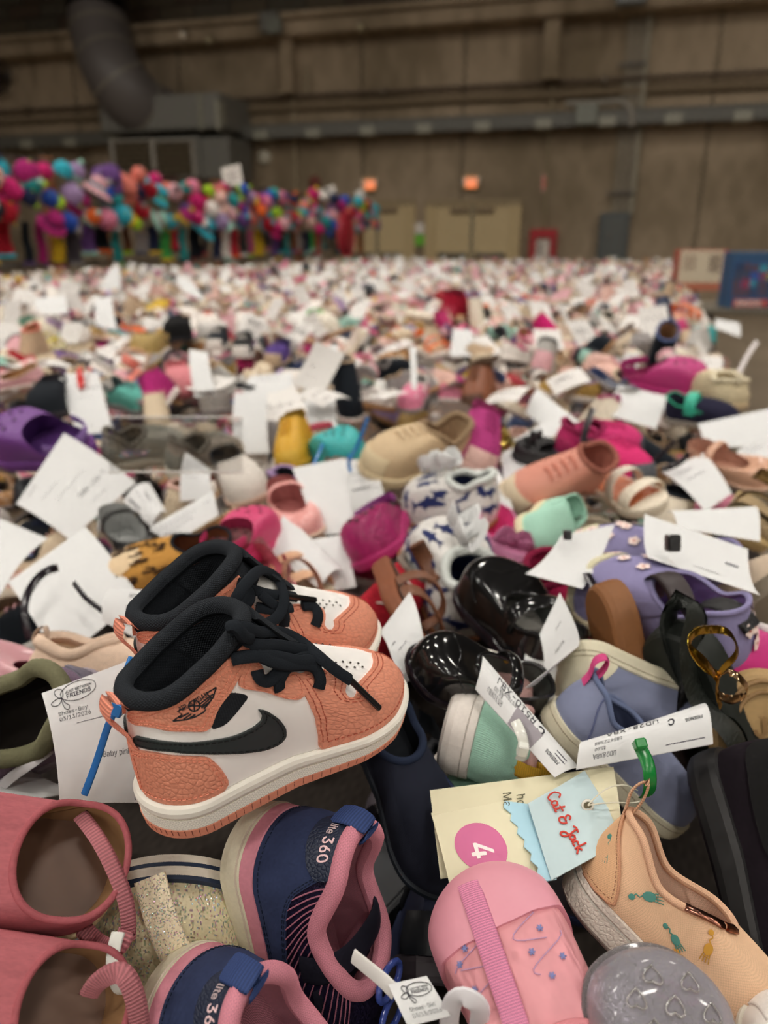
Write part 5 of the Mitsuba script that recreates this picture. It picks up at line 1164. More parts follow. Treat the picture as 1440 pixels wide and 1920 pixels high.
mid('slipon', ('#e3cfc8', '#c96a70', '#ded8d0', '#c98a88'), (10, 690), (-10, 775), 'white slip-on shoe with red flowers at the left edge, lower one', (-.2, -.4, .9), z=1.08, extra=lambda S: {'print': (spots_on(S, 40, .004, '#c9545c', 6), 'matte', 'red printed flowers')})
mid('sneaker', ('#53407a', '#6a5590', '#b9a486', '#3b2d5c'), (555, 650), (480, 690), 'purple suede sneaker with tan sole left of the middle', (0, -.4, .9), mat='suede', z=1.09)
mid('sneaker', ('#26262b', '#d8d4ce', '#e0dcd4', '#35343a'), (430, 630), (385, 655), 'black sneaker with white toe, left one of two side by side', (0, -.3, .95), z=1.1)
mid('sneaker', ('#2b2b30', '#d8d4ce', '#e0dcd4', '#35343a'), (470, 640), (440, 670), 'black sneaker with white toe, right one of two side by side', (0, -.3, .95), z=1.1)
mid('clog', ('#b52f77', '#a8286c', '#b52f77', '#7a1c4c'), (1200, 705), (1300, 715), 'hot pink clog far up on the right side of the heap', (.05, -.3, .95), s=1.25, z=1.1)
mid('slipper', ('#cfbfa0', '#d6c8ac', '#b9a685', '#c7b596'), (1385, 745), (1320, 715), 'fluffy cream slipper at the right edge of the table', (0, -.4, .9), mat='fleece', z=1.1, s=1.1)
mid('hightop', ('#7a4a2a', '#5e3820', '#4d2e1a', '#4a2c1c'), (925, 730), (870, 765), 'shiny brown leather boot right of the middle', (-.3, -.3, .9), mat='satin', z=1.08)
mid('slipon', ('#9fcab4', '#9fcab4', '#d9cfb0', '#8fb9a4'), (1050, 960), (1005, 1020), 'mint slip-on with its cream sole facing left, above a blank white tag', (.85, .2, .35), z=1.08, s=.85)
mid('sandal', ('#a9b5ad', '#b3b9b2', '#c9c0a8', '#b9b0a0'), (1060, 930), (1130, 990), 'silver two strap sandal above a blank white tag', (.1, -.4, .9), z=1.07, mat='metal')
mid('sandal', ('#d9cfbf', '#d6ccba', '#d9d0bf', '#b3653c'), (1115, 890), (1215, 930), 'cream strap sandal with looping heel strap on the right', (-.1, -.5, .85), z=1.09)
fl = lambda S: {'print': (flowers(S, 36), 'matte', 'small white flowers'), 'toe_cap': (S.poly([(.36, 0), (.38, .30), (.43, .52), (.5, .58), (.57, .52), (.62, .30), (.64, 0)], .0014, '#cfc3a4', .003), 'rubber', 'cream rubber toe cap')}
mid('slipon', ('#8880a8', '#8880a8', '#cbbf9f', '#6a5a8e'), (1300, 1085), (1130, 1050), 'purple flower print slip-on with cream toe cap, upper one of its pair', (.1, -.55, .8), z=1.10, s=1.1, extra=fl)
mid('slipon', ('#8880a8', '#8880a8', '#cbbf9f', '#6a5a8e'), (1310, 1190), (1150, 1105), 'purple flower print slip-on with cream toe cap, lower one of its pair', (.15, -.55, .8), z=1.11, s=1.1, extra=fl)
mid('sneaker', ('#b91c56', '#a0a09c', '#c9c4bc', '#8a1642'), (1035, 1110), (1160, 1190), 'hot pink mesh sneaker with a grey stripe under the blank white tag', (0, -.6, .8), mat='mesh', z=1.06)
mid('sandal', ('#2a2320', '#2a2320', '#7d5129', '#8a6238'), (1185, 1150), (1240, 1420), 'sandal standing on edge with a thick caramel leather sole', (.95, .1, .02), d=.50, s=1.05)
kb, M = mid('sandal', ('#17171a', '#17171a', '#1c1b1c', '#2a2928'), (1320, 1250), (1420, 1480), 'black leather strap sandal with curled straps at the right edge', (.8, .3, -.3), d=.47, s=1.1, mat='leather')
emit(kb + '__loose_strap', strip([(1285, 1260, .465), (1258, 1190, .46), (1262, 1142, .455), (1302, 1140, .445), (1300, 1190, .44), (1296, 1260, .44), (1320, 1320, .44), (1370, 1370, .43), (1395, 1450, .43)], .0105, '#1c1b1d', SC(.6, .2, -.8), .0011, 40), 'leather', True, 'wide black leather strap')
emit(kb + '__loose_strap_001', strip([(1270, 1290, .47), (1275, 1335, .465), (1300, 1300, .455), (1340, 1290, .45), (1375, 1340, .445), (1395, 1400, .44), (1420, 1440, .43)], .0115, '#1a1a1c', SC(.5, .5, -.7), .0011, 36), 'leather', True, 'wide black leather strap')
mid('slipon', ('#b9aa96', '#a89a86', '#6f6456', '#8d8070'), (1345, 1180), (1440, 1130), 'shoe turned over to show a taupe wood-grain sole at the right edge', tuple(SC(-.1, .35, .9)), d=.57, s=1.1)
kt, M = mid('slipon', ('#a58a66', '#a58a66', '#a3875f', '#7a6444'), (1445, 1640), (1408, 1282), 'shoe turned over with a round tan rubber sole at the right edge', tuple(SC(.15, -.15, .95)), d=.46, s=1.0)
for j, r_ in enumerate((.016, .021)):
    emit(kt + '__ring' + ('' if j == 0 else '_001'), move(tube([(r_ * math.cos(a) * 1.25, r_ * math.sin(a), 0) for a in np.linspace(0, 6.2832, 30, endpoint=False)], .0012, '#8a7049', closed=True), M @ frame([.105, 0, .0018], [1, 0, 0], [0, 0, 1])), 'rubber')
emit(kt + '__lettering', text('JS', .011, lambda v, l: (np.stack([.105 + (v[:, 1] - .005), (v[:, 0] - .008), np.full(len(v), .0006 - l)], 1) @ M[:3, :3].T + M[:3, 3]), '#8a7049', True), 'matte')
mid('slipper', ('#c2307c', '#cfc4c0', '#d3c8c0', '#d0488c'), (1440, 1255), (1350, 1235), 'hot pink soft shoe behind the gold ribbon', (0, .3, .9), d=.50, s=.9, mat='satin')
mid('sandal', ('#bfa77c', '#b39a6a', '#b59c70', '#a8906a'), (1430, 905), (1395, 1030), 'gold clear-strapped sandal at the right edge', (.3, -.4, .85), z=1.09, mat='foil')
mid('maryjane', ('#17181c', '#17181c', '#1b1c20', '#8f8d8a'), (205, 975), (285, 1045), 'black patent shoe with grey lining left of the narrow white tag', (.3, -.4, .85), mat='patent', z=1.07)
mid('slipon', ('#c9c4bd', '#1c1b1e', '#b9a08a', '#19181b'), (420, 870), (480, 930), 'white shoe with black lining left of the middle', (0, -.5, .85), z=1.08)
mid('sneaker', ('#8a7590', '#6f6578', '#8f8390', '#17130f'), (95, 1345), (-130, 1440), 'lavender knit sneaker with olive padded collar at the left edge', tuple(SC(.30, .45, -.8)), d=.42, s=1.0, mat='mesh', extra=lambda S: {'collar': (S.collar(.0048, '#6f6b50', sides=10), 'suede', 'olive felt collar')})
mid('maryjane', ('#c995a0', '#8fc0a4', '#b9a09c', '#8a5560'), (150, 1290), (10, 1240), 'pink and mint tie-dye shoe behind the folded white tag', (.2, .3, .9), d=.55, s=1.0)
mid('slipper', ('#cdb39c', '#cdb39c', '#c2a98f', '#c9b096'), (170, 1262), (262, 1272), 'pale peach soft shoe below the big blank white tag', (0, .3, .9), d=.52, s=.85)
mid('sneaker', ('#b3b0a6', '#8f8d86', '#c0bcb0', '#7a7870'), (215, 850), (330, 830), 'silver glitter sneaker inside a clear bag', (0, -.4, .9), mat='glitter', z=1.08)
mid('sneaker', ('#b9b3a2', '#8f8d86', '#c0bcb0', '#7a7870'), (330, 870), (440, 840), 'pale gold glitter sneaker inside a clear bag', (0, -.4, .9), mat='glitter', z=1.08)
mid('maryjane', ('#cf9f88', '#c9977f', '#cbab92', '#b07e68'), (1330, 860), (1420, 880), 'nude pink strap shoe at the right edge under a white tag', (0, -.4, .9), z=1.09)
mid('slipon', ('#1f2438', '#33a888', '#9a958a', '#2a2f44'), (1275, 770), (1360, 780), 'navy shoe with bright green strap on the right', (0, -.4, .9), z=1.08, extra=lambda S: {'strap': (S.strap(.5, .02, .058, '#3bb294'), 'satin', 'bright green strap')})
mid('flat', ('#c2a24e', '#cbb060', '#b09050', '#8a743c'), (890, 800), (950, 835), 'crinkled gold foil flat right of the magenta high-top', (0, -.4, .9), mat='foil', z=1.08)
mid('hightop', ('#a81c38', '#b32a48', '#8a1a30', '#7a1428'), (830, 600), (885, 590), 'dark red high-top far up the middle of the heap', (0, -.2, .95), z=1.1, s=1.5)
mid('clog', ('#36a8a8', '#c94f6a', '#2f9a9a', '#1d5f60'), (602, 830), (650, 850), 'teal clog with pink lining between the yellow boot and the blue tie', (0, -.4, .9), z=1.08)
mid('sneaker', ('#62b3a4', '#4d5358', '#8d8d8d', '#3d5254'), (205, 740), (290, 755), 'turquoise and grey sneaker right of the tag with a red tie', (0, -.35, .9), z=1.07)
mid('slipon', ('#d8d2c6', '#55b83c', '#d9d4ca', '#a8a49c'), (575, 600), (640, 615), 'white shoe with a bright green pull tab far up the heap', (0, -.3, .95), z=1.1, s=1.3)
mid('sneaker', ('#dfdad0', '#cf5f4a', '#e4e0d8', '#b9a8a0'), (440, 590), (490, 640), 'white sneaker with coral lining, one of two standing together', (.1, -.4, .9), z=1.11, s=1.3)
mid('sneaker', ('#dfdad0', '#cf5f4a', '#e4e0d8', '#b9a8a0'), (385, 590), (400, 645), 'white sneaker with coral lining, the left one of two standing together', (.1, -.4, .9), z=1.11, s=1.3)
mid('sandal', ('#c9a088', '#c9a088', '#c7a58c', '#caa48a'), (300, 640), (200, 690), 'nude sandal lying across the left of the heap', (0, -.4, .9), z=1.09, s=1.3)
mid('clog', ('#c9ae6e', '#c2a768', '#d9d4c8', '#a48c50'), (310, 640), (250, 665), 'gold glitter clog left of the fluffy black shoe', (0, -.4, .9), z=1.1, mat='glitter', s=1.2)
mid('slipper', ('#18171a', '#18171a', '#1c1b1e', '#222124'), (350, 600), (315, 645), 'fluffy black slipper in the upper left of the heap', (0, -.3, .95), z=1.12, mat='fleece', s=1.2)
mid('sandal', ('#d4c23a', '#cdbb32', '#cfc4a0', '#d8cba8'), (60, 640), (110, 650), 'sandal with a bright yellow strap in the upper left of the heap', (0, -.4, .9), z=1.1, s=1.1)
mid('slipon', ('#d3cab4', '#3f7a5c', '#d8d0bc', '#7fa08a'), (40, 615), (110, 625), 'cream slip-on with green lining at the upper left', (0, -.35, .95), z=1.1, s=1.2)
mid('sandal', ('#e0702c', '#dd6a2a', '#e0d8c8', '#d8c0a0'), (780, 640), (850, 660), 'sandal with bright orange straps near the middle of the heap', (0, -.3, .95), z=1.09, s=1.2)
mid('sandal', ('#dd6a34', '#dd6a34', '#d8cbb8', '#d9a088'), (1240, 590), (1310, 585), 'sandal with orange straps far up on the right of the heap', (0, -.3, .95), z=1.11, s=1.5)
# ---- paper tags, zip ties, ribbon ------------------------------------------------------------------
PAPER, INK = '#d6d3d4', '#25242a'
def sheet(key, label, corners, lines=(), curl=0.0, col=PAPER, n=14, back=None, extra=None, catg='price tag', mat='paper'):
    """a paper tag through four corners (px, py, depth), given as its own bottom left, bottom right, top right, top left; LINES: (text, u, v, height mm, bold)"""
    k = tag(nm(key), label, catg)
    c = np.array([at(*q) for q in corners])
    nr = unit(np.cross(c[1] - c[0], c[3] - c[0]))
    if nr @ (c.mean(0) - EYE) > 0: nr = -nr
    def P(u, v, lift=0.0):
        u, v = np.asarray(u, float)[..., None], np.asarray(v, float)[..., None]
        return (1 - u) * (1 - v) * c[0] + u * (1 - v) * c[1] + u * v * c[2] + (1 - u) * v * c[3] + nr * (curl * (4 * v * (1 - v)) + lift)
    g = np.meshgrid(np.linspace(0, 1, n), np.linspace(0, 1, n), indexing='ij')
    front = grid(P(g[0], g[1], .0002), col); bk = grid(P(g[0], g[1], -.0002), back or col)
    e = [grid(np.stack([P(a, b, .0002), P(a, b, -.0002)], 1), col) for a, b in ((np.linspace(0, 1, n), np.zeros(n)), (np.linspace(0, 1, n), np.ones(n)), (np.zeros(n), np.linspace(0, 1, n)), (np.ones(n), np.linspace(0, 1, n)))]
    emit(k + '__card', cat([front, bk] + e), mat)
    w, h = np.linalg.norm(c[1] - c[0]), np.linalg.norm(c[3] - c[0])
    ms = []
    for t_, u, v, hh, bd in lines:
        hh = hh / 1000
        if isinstance(t_, (int, float)) and bd and hh > .0022: continue
        if isinstance(t_, (int, float)):      # a rule or a line of print too small to read
            a = np.linspace(u, u + t_, 6)
            ms.append(grid(np.stack([P(a, np.full(6, v), .0005), P(a, np.full(6, v + hh / h), .0005)], 1), '#5c5a60' if not bd else INK))
        else:
            ms.append(text(t_, hh, lambda q, l: P(u + q[:, 0] / w, v + q[:, 1] / h, .0005), INK, bool(bd)))
    if ms: emit(k + '__print', cat(ms), 'matte')
    if extra: extra(k, P, w, h)
    return k, P
def tie(key, label, pts, half=.0019, col='#151517', head=None, mat='gloss', n=30, nrm=None):
    k = tag(nm(key), label, 'zip tie')
    emit(k + '__strap', strip(pts, half, col, nrm, .0006, n, 8), mat)
    if head:
        c = at(*head); a = unit(at(*pts[-1]) - at(*pts[-2]))
        emit(k + '__head', move(box((-.0032, -.0026, -.0022), (.0032, .0026, .0022), col, .0006), frame(c, a, -FWD)), mat)
    return k
def squiggle(P, pts, r, col, lift=.0006, n=40, closed=False):
    q = spline(np.array(pts, float), n, closed)
    return tube(P(q[:, 0], q[:, 1], lift), r, col, sides=5, closed=closed)
def logo(P, u0, v0, w, h, s=1.0):
    """the seller's outlined gift tag with a ribbon bow, about 25 mm wide times s"""
    U = lambda x, y: (u0 + x * s * .001 / w, v0 + y * s * .001 / h)
    out = [U(7, 3), U(21, 3), U(23.5, 5), U(23.5, 8), U(21, 10), U(7, 10), U(5, 8), U(5, 5)]
    ms = [squiggle(P, out, .00013, INK, closed=True, n=48)]
    for loop in ([(5, 5), (2, 9), (3, 11), (6, 10), (6, 7)], [(5, 5), (1, 5), (-1, 3), (1, 1.5), (4, 3)], [(5, 5), (6, 2), (8, -1), (7, -2.5), (5, 0)]):
        ms.append(squiggle(P, [U(*q) for q in loop], .00013, INK, closed=True, n=26))
    for t_, x, y, hh in (('JUST BETWEEN', 7.2, 7.0, .0014), ('FRIENDS', 7.4, 4.0, .0023)):
        uu, vv = U(x, y)
        m = meshkit.text_mesh(t_, hh * s, bold=True)
        sx = (14.5 if t_[0] == 'J' else 13.5) * s * .001 / m.bounds[1][0]
        ms.append(text(t_, hh * s, lambda q, l: P(uu + q[:, 0] * sx / w, vv + q[:, 1] / h, .0005), INK, True))
    return cat(ms)
# the tag of the coral sneakers
k, P = sheet('price_tag', 'large white price tag with gift tag logo and blue tie, behind the coral sneaker heel', [(112, 1505, .345), (300, 1505, .375), (285, 1222, .392), (78, 1300, .362)],
             [('Shoes-Boy', .08, .735, 1.7, 0), ('03/13/2026', .08, .685, 1.7, 0), (.34, .22, .635, .25, 0), ('Baby pink/', .42, .33, 2.1, 0), ('828', .72, .015, 2.6, 0), ('K', .86, .56, 5, 1)], .004,
             extra=lambda k, P, w, h: (emit(k + '__logo', logo(P, .06, .81, w, h, .78), 'matte'), emit(k + '__hole', tri([P(.66 + .018 * math.cos(a), .655 + .014 * math.sin(a), .0005) for a in np.linspace(0, 6.2832, 14, endpoint=False)], [[0, i, i + 1] for i in range(1, 13)], '#2a2628'), 'matte')))
tie('zip_tie', 'flat blue zip tie through the heel loop of the front coral sneaker', [(248, 1232, .325), (236, 1262, .322), (222, 1310, .318), (205, 1355, .322), (182, 1425, .330), (158, 1490, .334)], .0016, '#1f6fb5', (221, 1328, .318))
# other tags on the left
sheet('price_tag', 'grey white price tag marked 1-S57-XBG, upside down on the left of the heap', [(120, 812, .97), (30, 945, .90), (130, 1012, .86), (255, 905, .93)],
      [('$12.00', .72, .10, 3.6, 0), ('1-S57-XBG', .12, .66, 6.2, 0), (.5, .25, .50, .5, 0), (.16, .08, .86, 5, 1), (.22, .3, .84, .6, 0), (.28, .55, .33, .8, 0)], .006)
k, P = sheet('price_tag', 'big blank white price tag with two black zip ties left of the coral sneakers', [(112, 1242, .60), (262, 1120, .655), (160, 988, .71), (15, 1092, .66)], [], .006)
tie('zip_tie', 'thick black zip tie curving in a loop on the big blank white tag', [(104, 1064, 0.618), (85, 1072, 0.609), (62, 1095, 0.6), (47, 1130, 0.591), (47, 1165, 0.586), (56, 1198, 0.586)], .0032, head=(102, 1066, .62))
tie('zip_tie', 'black zip tie with a pointed end crossing the big blank white tag', [(138, 1092, 0.614), (165, 1125, 0.605), (205, 1160, 0.597), (238, 1188, 0.591), (246, 1170, 0.591), (243, 1160, 0.586)], .0021, head=(238, 1186, .586))
sheet('price_tag', 'blank white price tag at the left edge, partly under the big blank tag', [(-40, 1180, .66), (15, 1092, .69), (90, 1010, .76), (-30, 960, .78)], [], .004)
sheet('price_tag', 'small white price tag with upside down letters just left of the rear coral sneaker', [(292, 1108, 0.558), (205, 1102, 0.582), (192, 1165, 0.567), (262, 1200, 0.543)],
      [('VZ7-XZE', .05, .12, 3.4, 0), ('$8.00', .3, .42, 2.0, 0), ('186673', .2, .6, 2.0, 0), ('VZ7XZE', .25, .78, 2.0, 0)], .003)
sheet('price_tag', 'narrow white price tag above the leopard print shoe', [(284, 1045, .80), (410, 966, .83), (400, 920, .86), (283, 988, .83)], [(.3, .10, .12, 2, 1), (.55, .1, .36, .7, 0), (.6, .1, .52, .7, 0), (.5, .1, .66, .7, 0), (.22, .55, .62, 5, 1), (.12, .82, .6, 1, 0)], .004)
sheet('price_tag', 'white price tag propped upright between the gold sneakers and the leopard shoe', [(338, 940, .93), (402, 935, .90), (395, 880, .94), (348, 848, .97)], [(.35, .1, .8, 3, 1), (.4, .2, .5, .8, 0), (.4, .4, .25, 3, 1)], .004)
sheet('price_tag', 'crumpled white price tag left of the narrow white tag', [(232, 940, .90), (285, 990, .86), (312, 960, .88), (280, 905, .93)], [(.4, .1, .1, 2.2, 1), (.4, .1, .4, .7, 0), (.3, .3, .6, 2.2, 1)], .008)
k, P = sheet('price_tag', 'white price tag with a red tie in the upper left of the heap', [(145, 815, 1.22), (215, 810, 1.20), (184, 697, 1.34), (110, 702, 1.36)], [(.25, .15, .88, 3, 1), (.45, .5, .68, 2.2, 1), (.4, .3, .52, .8, 0), (.14, .38, .28, 10, 1), (.1, .4, .1, 1, 0)], .006)
tie('zip_tie', 'short red tie at the top of a white price tag', [(148, 690, 1.33), (150, 705, 1.31), (152, 720, 1.30), (154, 726, 1.29)], .006, '#c02226')
sheet('price_tag', 'blank pinkish grey price tag standing upright left of the red edged tag', [(440, 852, 1.12), (505, 850, 1.10), (502, 737, 1.16), (440, 737, 1.18)], [], .006)
sheet('price_tag', 'white price tag with lines of print behind the mustard boot', [(545, 800, 1.28), (632, 800, 1.25), (628, 750, 1.36), (536, 753, 1.38)], [(.5, .1, .75, 1, 0), (.6, .1, .55, 1, 0), (.4, .2, .35, 1, 0), (.2, .7, .2, 9, 1)], .004)
sheet('price_tag', 'large plain grey price tag standing above the pink bow flat', [(595, 1004, .80), (666, 998, .80), (640, 860, .86), (548, 878, .88)], [], .005)
sheet('price_tag', 'white printed price tag with a blue tie behind the large grey tag', [(660, 985, .90), (727, 950, .90), (706, 866, .95), (640, 860, .97)], [(.4, .35, .85, 2, 1), (.6, .15, .68, .8, 0), (.5, .2, .56, .8, 0), (.3, .1, .15, 11, 1), (.5, .2, .42, 2.2, 1)], .006)
tie('zip_tie', 'thin blue zip tie rising from the white tag behind the large grey tag', [(690, 782, .90), (678, 815, .905), (662, 850, .91), (655, 862, .91), (658, 885, .905)], .0022, '#2a6fae', (656, 858, .90))
tie('zip_tie', 'thin blue zip tie standing beside the mustard boot', [(612, 815, 1.05), (600, 845, 1.02), (588, 872, 1.0)], .0022, '#2a6fae')
sheet('price_tag', 'tilted blank grey price tag behind the black laces', [(510, 1040, .74), (600, 1105, .70), (642, 1068, .72), (535, 962, .80)], [], .008)
sheet('price_tag', 'upright blank beige price tag between the laces and the magenta sequin shoe', [(605, 1112, .72), (668, 1100, .72), (648, 1002, .76), (582, 1012, .77)], [], .004)
sheet('price_tag', 'white printed price tag lying above the shark booties', [(825, 952, 0.81), (962, 956, 0.81), (932, 880, 0.9), (808, 882, 0.9)], [(.22, .42, .45, 12, 1), (.3, .08, .82, 1.4, 0), (.12, .8, .8, 1.2, 0), (.3, .35, .3, 1, 0), (.3, .1, .25, 2, 1)], .005)
k, P = sheet('price_tag', 'blank white price tag with a black clip right of the rear patent shoe', [(1092, 1104, 0.528), (985, 1076, 0.56), (1052, 1005, 0.608), (1152, 984, 0.592)], [], -.004)
emit(k + '__clip', move(box((-.004, -.003, -.003), (.004, .003, .003), '#1a1a1c', .001), frame(at(1064, 1003, .585), UP, -FWD)), 'gloss')
tie('zip_tie', 'black zip tie hanging below the blank white tag with the clip', [(1100, 1075, 0.541), (1118, 1110, 0.517), (1140, 1160, 0.492), (1160, 1200, 0.48)], .0032)
k, P = sheet('price_tag', 'wide white printed price tag with a black clip lying over the purple flower shoes', [(1425, 1116, 0.496), (1216, 1046, 0.528), (1208, 964, 0.6), (1402, 1030, 0.56)],
             [(.12, .10, .62, 2.6, 0), (.2, .55, .2, 9, 1), (.2, .62, .55, 5, 1), (.24, .3, .3, .8, 0), (.2, .72, .84, 3, 1), (.18, .2, .36, 9, 1), (.05, .4, .55, 4, 1)], -.006)
emit(k + '__clip', move(box((-.006, -.004, -.004), (.006, .005, .005), '#17171a', .0012), frame(at(1262, 1018, .530), UP, -FWD)), 'gloss')
sheet('price_tag', 'blank grey price tag behind the wide printed tag', [(1270, 990, 0.655), (1425, 1015, 0.638), (1418, 950, 0.706), (1250, 960, 0.722)], [], .006)
# tags close by on the right
k, P = sheet('price_tag', 'white price tag marked R510-XBJ with grey tape, upside down over the mint sneakers', [(1086, 1440, .372), (905, 1230, .410), (891, 1292, .400), (1040, 1458, .365)],
             [('R510-XBJ', .40, .12, 4.4, 0), ('R510XBJ', .70, .70, 2.2, 0), ('$8.00', .72, .52, 2.0, 0), ('185750970', .56, .38, 2.0, 0), ('C', .30, .16, 5, 1), (.10, .06, .35, .5, 0), (.10, .05, .5, .5, 0), ('FRIENDS', .07, .62, 1.7, 1)], .003,
             extra=lambda k, P, w, h: emit(k + '__tape', grid(P(*np.meshgrid(np.linspace(.30, .58, 8), np.linspace(.42, 1.0, 4), indexing='ij'), .0007), '#8a8789'), 'satin', True, 'grey strip of tape'))
tie('zip_tie', 'white zip tie through the tag marked R510-XBJ', [(966, 1352, .378), (978, 1378, .372), (982, 1402, .372), (975, 1425, .376)], .0026, '#d6d3ce', (980, 1405, .370))
k, P = sheet('price_tag', 'white price tag marked UD28-XBA with green zip tie, upside down above the cream card', [(1312, 1324, 0.41), (1090, 1408, 0.383), (1080, 1443, 0.36), (1337, 1395, 0.383)],
             [('UD28-XBA', .40, .40, 4.2, 0), ('FRIENDS', .06, .60, 1.8, 1), ('UD28XBA', .72, .86, 2.0, 0), ('$5.00', .80, .76, 1.6, 0), ('185672588', .68, .64, 2.0, 0), ('C', .28, .52, 4.2, 1), (.2, .06, .75, 2.6, 1), (.3, .06, .92, .4, 0), (.16, .05, .10, .4, 0), (.24, .35, .28, .4, 0)], .010)
tie('zip_tie', 'bright green zip tie through the heel loop of the peach canvas shoe', [(1196, 1390, .350), (1204, 1408, .348), (1214, 1430, .346), (1219, 1458, .345), (1216, 1486, .350), (1208, 1494, .358)], .0030, '#1d7a32', (1200, 1396, .346))
k, P = sheet('price_tag', 'grey white printed price tag standing between the coral sneaker toe and the patent shoe', [(748, 1296, 0.44), (800, 1240, 0.466), (768, 1110, 0.51), (712, 1186, 0.484)], [(.14, .7, .82, 2.4, 1), (.3, .2, .4, .5, 0), (.34, .56, .10, 8, 1), (.1, .1, .55, 1, 0)], .006)
sheet('price_tag', 'cream price tag curling up right of the rear patent shoe', [(985, 1290, 0.43), (1080, 1215, 0.43), (1050, 1112, 0.516), (1012, 1190, 0.499)], [('SZ78', .35, .55, 3, 0), ('X', .3, .2, 5, 1), (.2, .5, .8, .6, 0)], -.010)
sheet('price_tag', 'large grey price tag behind the pink heel loop of the denim shoe', [(955, 1345, 0.45), (1135, 1335, 0.45), (1192, 1268, 0.477), (985, 1225, 0.513)], [], -.006)
# the cream hang card with a pale blue flap
def card_extra(k, P, w, h):
    pk = [P(.42 + .27 * math.cos(a), .40 + .31 * math.sin(a), .0006) for a in np.linspace(0, 6.2832, 40, endpoint=False)]
    emit(k + '__dot', tri(pk + [P(.42, .40, .0006)], [[i, (i + 1) % 40, 40] for i in range(40)], '#cf6c98'), 'paper', True, 'pink round size dot')
    c4 = P(.42, .40); ex = unit(P(.30, .2) - P(.30, .5)); ey = unit(P(.6, .42) - P(.2, .42))
    emit(k + '__dot__number', text('4', .0095, lambda q, l: c4 + (q[:, :1] - .0035) * ex + (q[:, 1:] - .0045) * ey - FWD * .0012, '#efe6e0', True), 'matte')
k, P = sheet('hang_card', 'cream cardboard hang card behind the card with the pink dot', [(826, 1648, .336), (1172, 1592, .336), (1150, 1438, .372), (806, 1482, .368)],
             [], .002, '#d6cda9', catg='hang card')
for t_, x, y in (('ho', 968, 1487), ('Ma', 942, 1484)):
    o = at(x, y, .362); ex, ey = unit(at(x + 2, y + 40, .353) - o), unit(at(x + 40, y - 5, .362) - o)
    emit(k + '__print' + ('' if t_ == 'ho' else '_001'), text(t_, .0040, lambda q, l: o - FWD * .0012 + q[:, :1] * ex + q[:, 1:] * ey, '#4a4636'), 'matte')
k, P = sheet('hang_card', 'cream card with a pink dot numbered 4, pale blue flap with red script beside it', [(842, 1655, .327), (1032, 1650, .325), (962, 1492, .362), (808, 1525, .358)],
             [], .002, '#dcd4b6', catg='hang card', extra=card_extra)
zz = [(962, 1488), (1000, 1500)]
for i in range(15):
    f_ = i / 14
    zz.append((1000 + 0 * f_, 1500))
FL = [(986, 1508), (1098, 1438), (1112, 1470), (1136, 1510), (1166, 1578), (1034, 1650)]
zig = []
for i in range(13):
    f_ = i / 12
    zig.append((1018 - 74 * f_ - (5 if i % 2 else -3), 1652 - 160 * f_))
poly = [(1034, 1650), (1166, 1578), (1140, 1512), (1114, 1468), (1098, 1438), (1050, 1470), (990, 1506)]
pd = lambda x, y: .3225 + (1650 - y) / 165 * .037
def flat_poly(pts, lift, col, step=.004):
    p3 = np.array([at(x, y, pd(x, y) - lift) for x, y in pts]); o = p3[0]; ex = unit(p3[1] - p3[0]); nn = unit(np.cross(ex, p3[-1] - p3[0])); ey = np.cross(nn, ex)
    p2 = np.stack([(p3 - o) @ ex, (p3 - o) @ ey], 1)
    q, f, r_ = polyfill(p2, step)
    tp = o + q[:, :1] * ex + q[:, 1:] * ey
    sgn = -1 if nn @ FWD > 0 else 1
    lo = tp - nn * sgn * .0006
    n = r_[0]; i = np.arange(n)
    return cat([(tp, f, q, colour(tp, col)), (lo, f[:, ::-1], q, colour(lo, col)), grid(np.stack([np.vstack([tp[:n], tp[:1]]), np.vstack([lo[:n], lo[:1]])], 1), col)])
emit(k + '__zigzag_strip', flat_poly(zig + [(1000, 1500), (1044, 1648)], .0020, '#a3cdd8', .006), 'paper', True, 'blue strip with a zigzag edge')
emit(k + '__flap', flat_poly(poly, .0028, '#b3cac9', .006), 'paper', True, 'worn pale blue flap')
def script(pts, r=.00042):
    p = spline(np.array(pts, float), 60)
    return tube(np.array([at(x, y, pd(x, y) - .0040) for x, y in p]), r, '#c23a30', sides=6)
def L(x, y):     # letters drawn upright, laid along the flap
    o, ex, ey = np.array([1022.0, 1492.0]), np.array([.47, .883]), np.array([.883, -.42])
    return o + ex * x + ey * y
W = [[(14, 22), (10, 27), (3, 22), (2, 10), (7, 3), (14, 6)], [(24, 13), (20, 15), (16, 10), (18, 4), (23, 6), (25, 14), (25, 5), (28, 4), (31, 8)], [(34, 24), (32, 10), (33, 4), (37, 5)], [(29, 16), (40, 17)],
     [(60, 20), (56, 24), (51, 20), (55, 14), (60, 13)], [(58, 13), (51, 12), (49, 5), (55, 2), (61, 6), (63, 13)], [(82, 24), (84, 12), (82, -6), (76, -8), (75, -2), (82, 4), (88, 6)], [(74, 20), (80, 24), (88, 23)],
     [(96, 12), (92, 14), (88, 9), (91, 4), (95, 6), (97, 13), (97, 5), (100, 5)], [(109, 12), (105, 14), (101, 9), (104, 4), (109, 6)], [(113, 27), (113, 12), (114, 3)], [(122, 14), (115, 9), (119, 6), (124, 2)]]
emit(k + '__flap__lettering', cat([script([L(*q) for q in st]) for st in W]), 'satin', True, 'red handwritten style lettering')
emit(k + '__eyelet', tube(np.array([at(1102 + 10 * math.cos(a), 1510 + 9 * math.sin(a), pd(1102, 1510) - .0040) for a in np.linspace(0, 6.2832, 20, endpoint=False)]), .0006, '#d9d6c8', closed=True, sides=6), 'satin', True, 'punched hole with a pale rim')
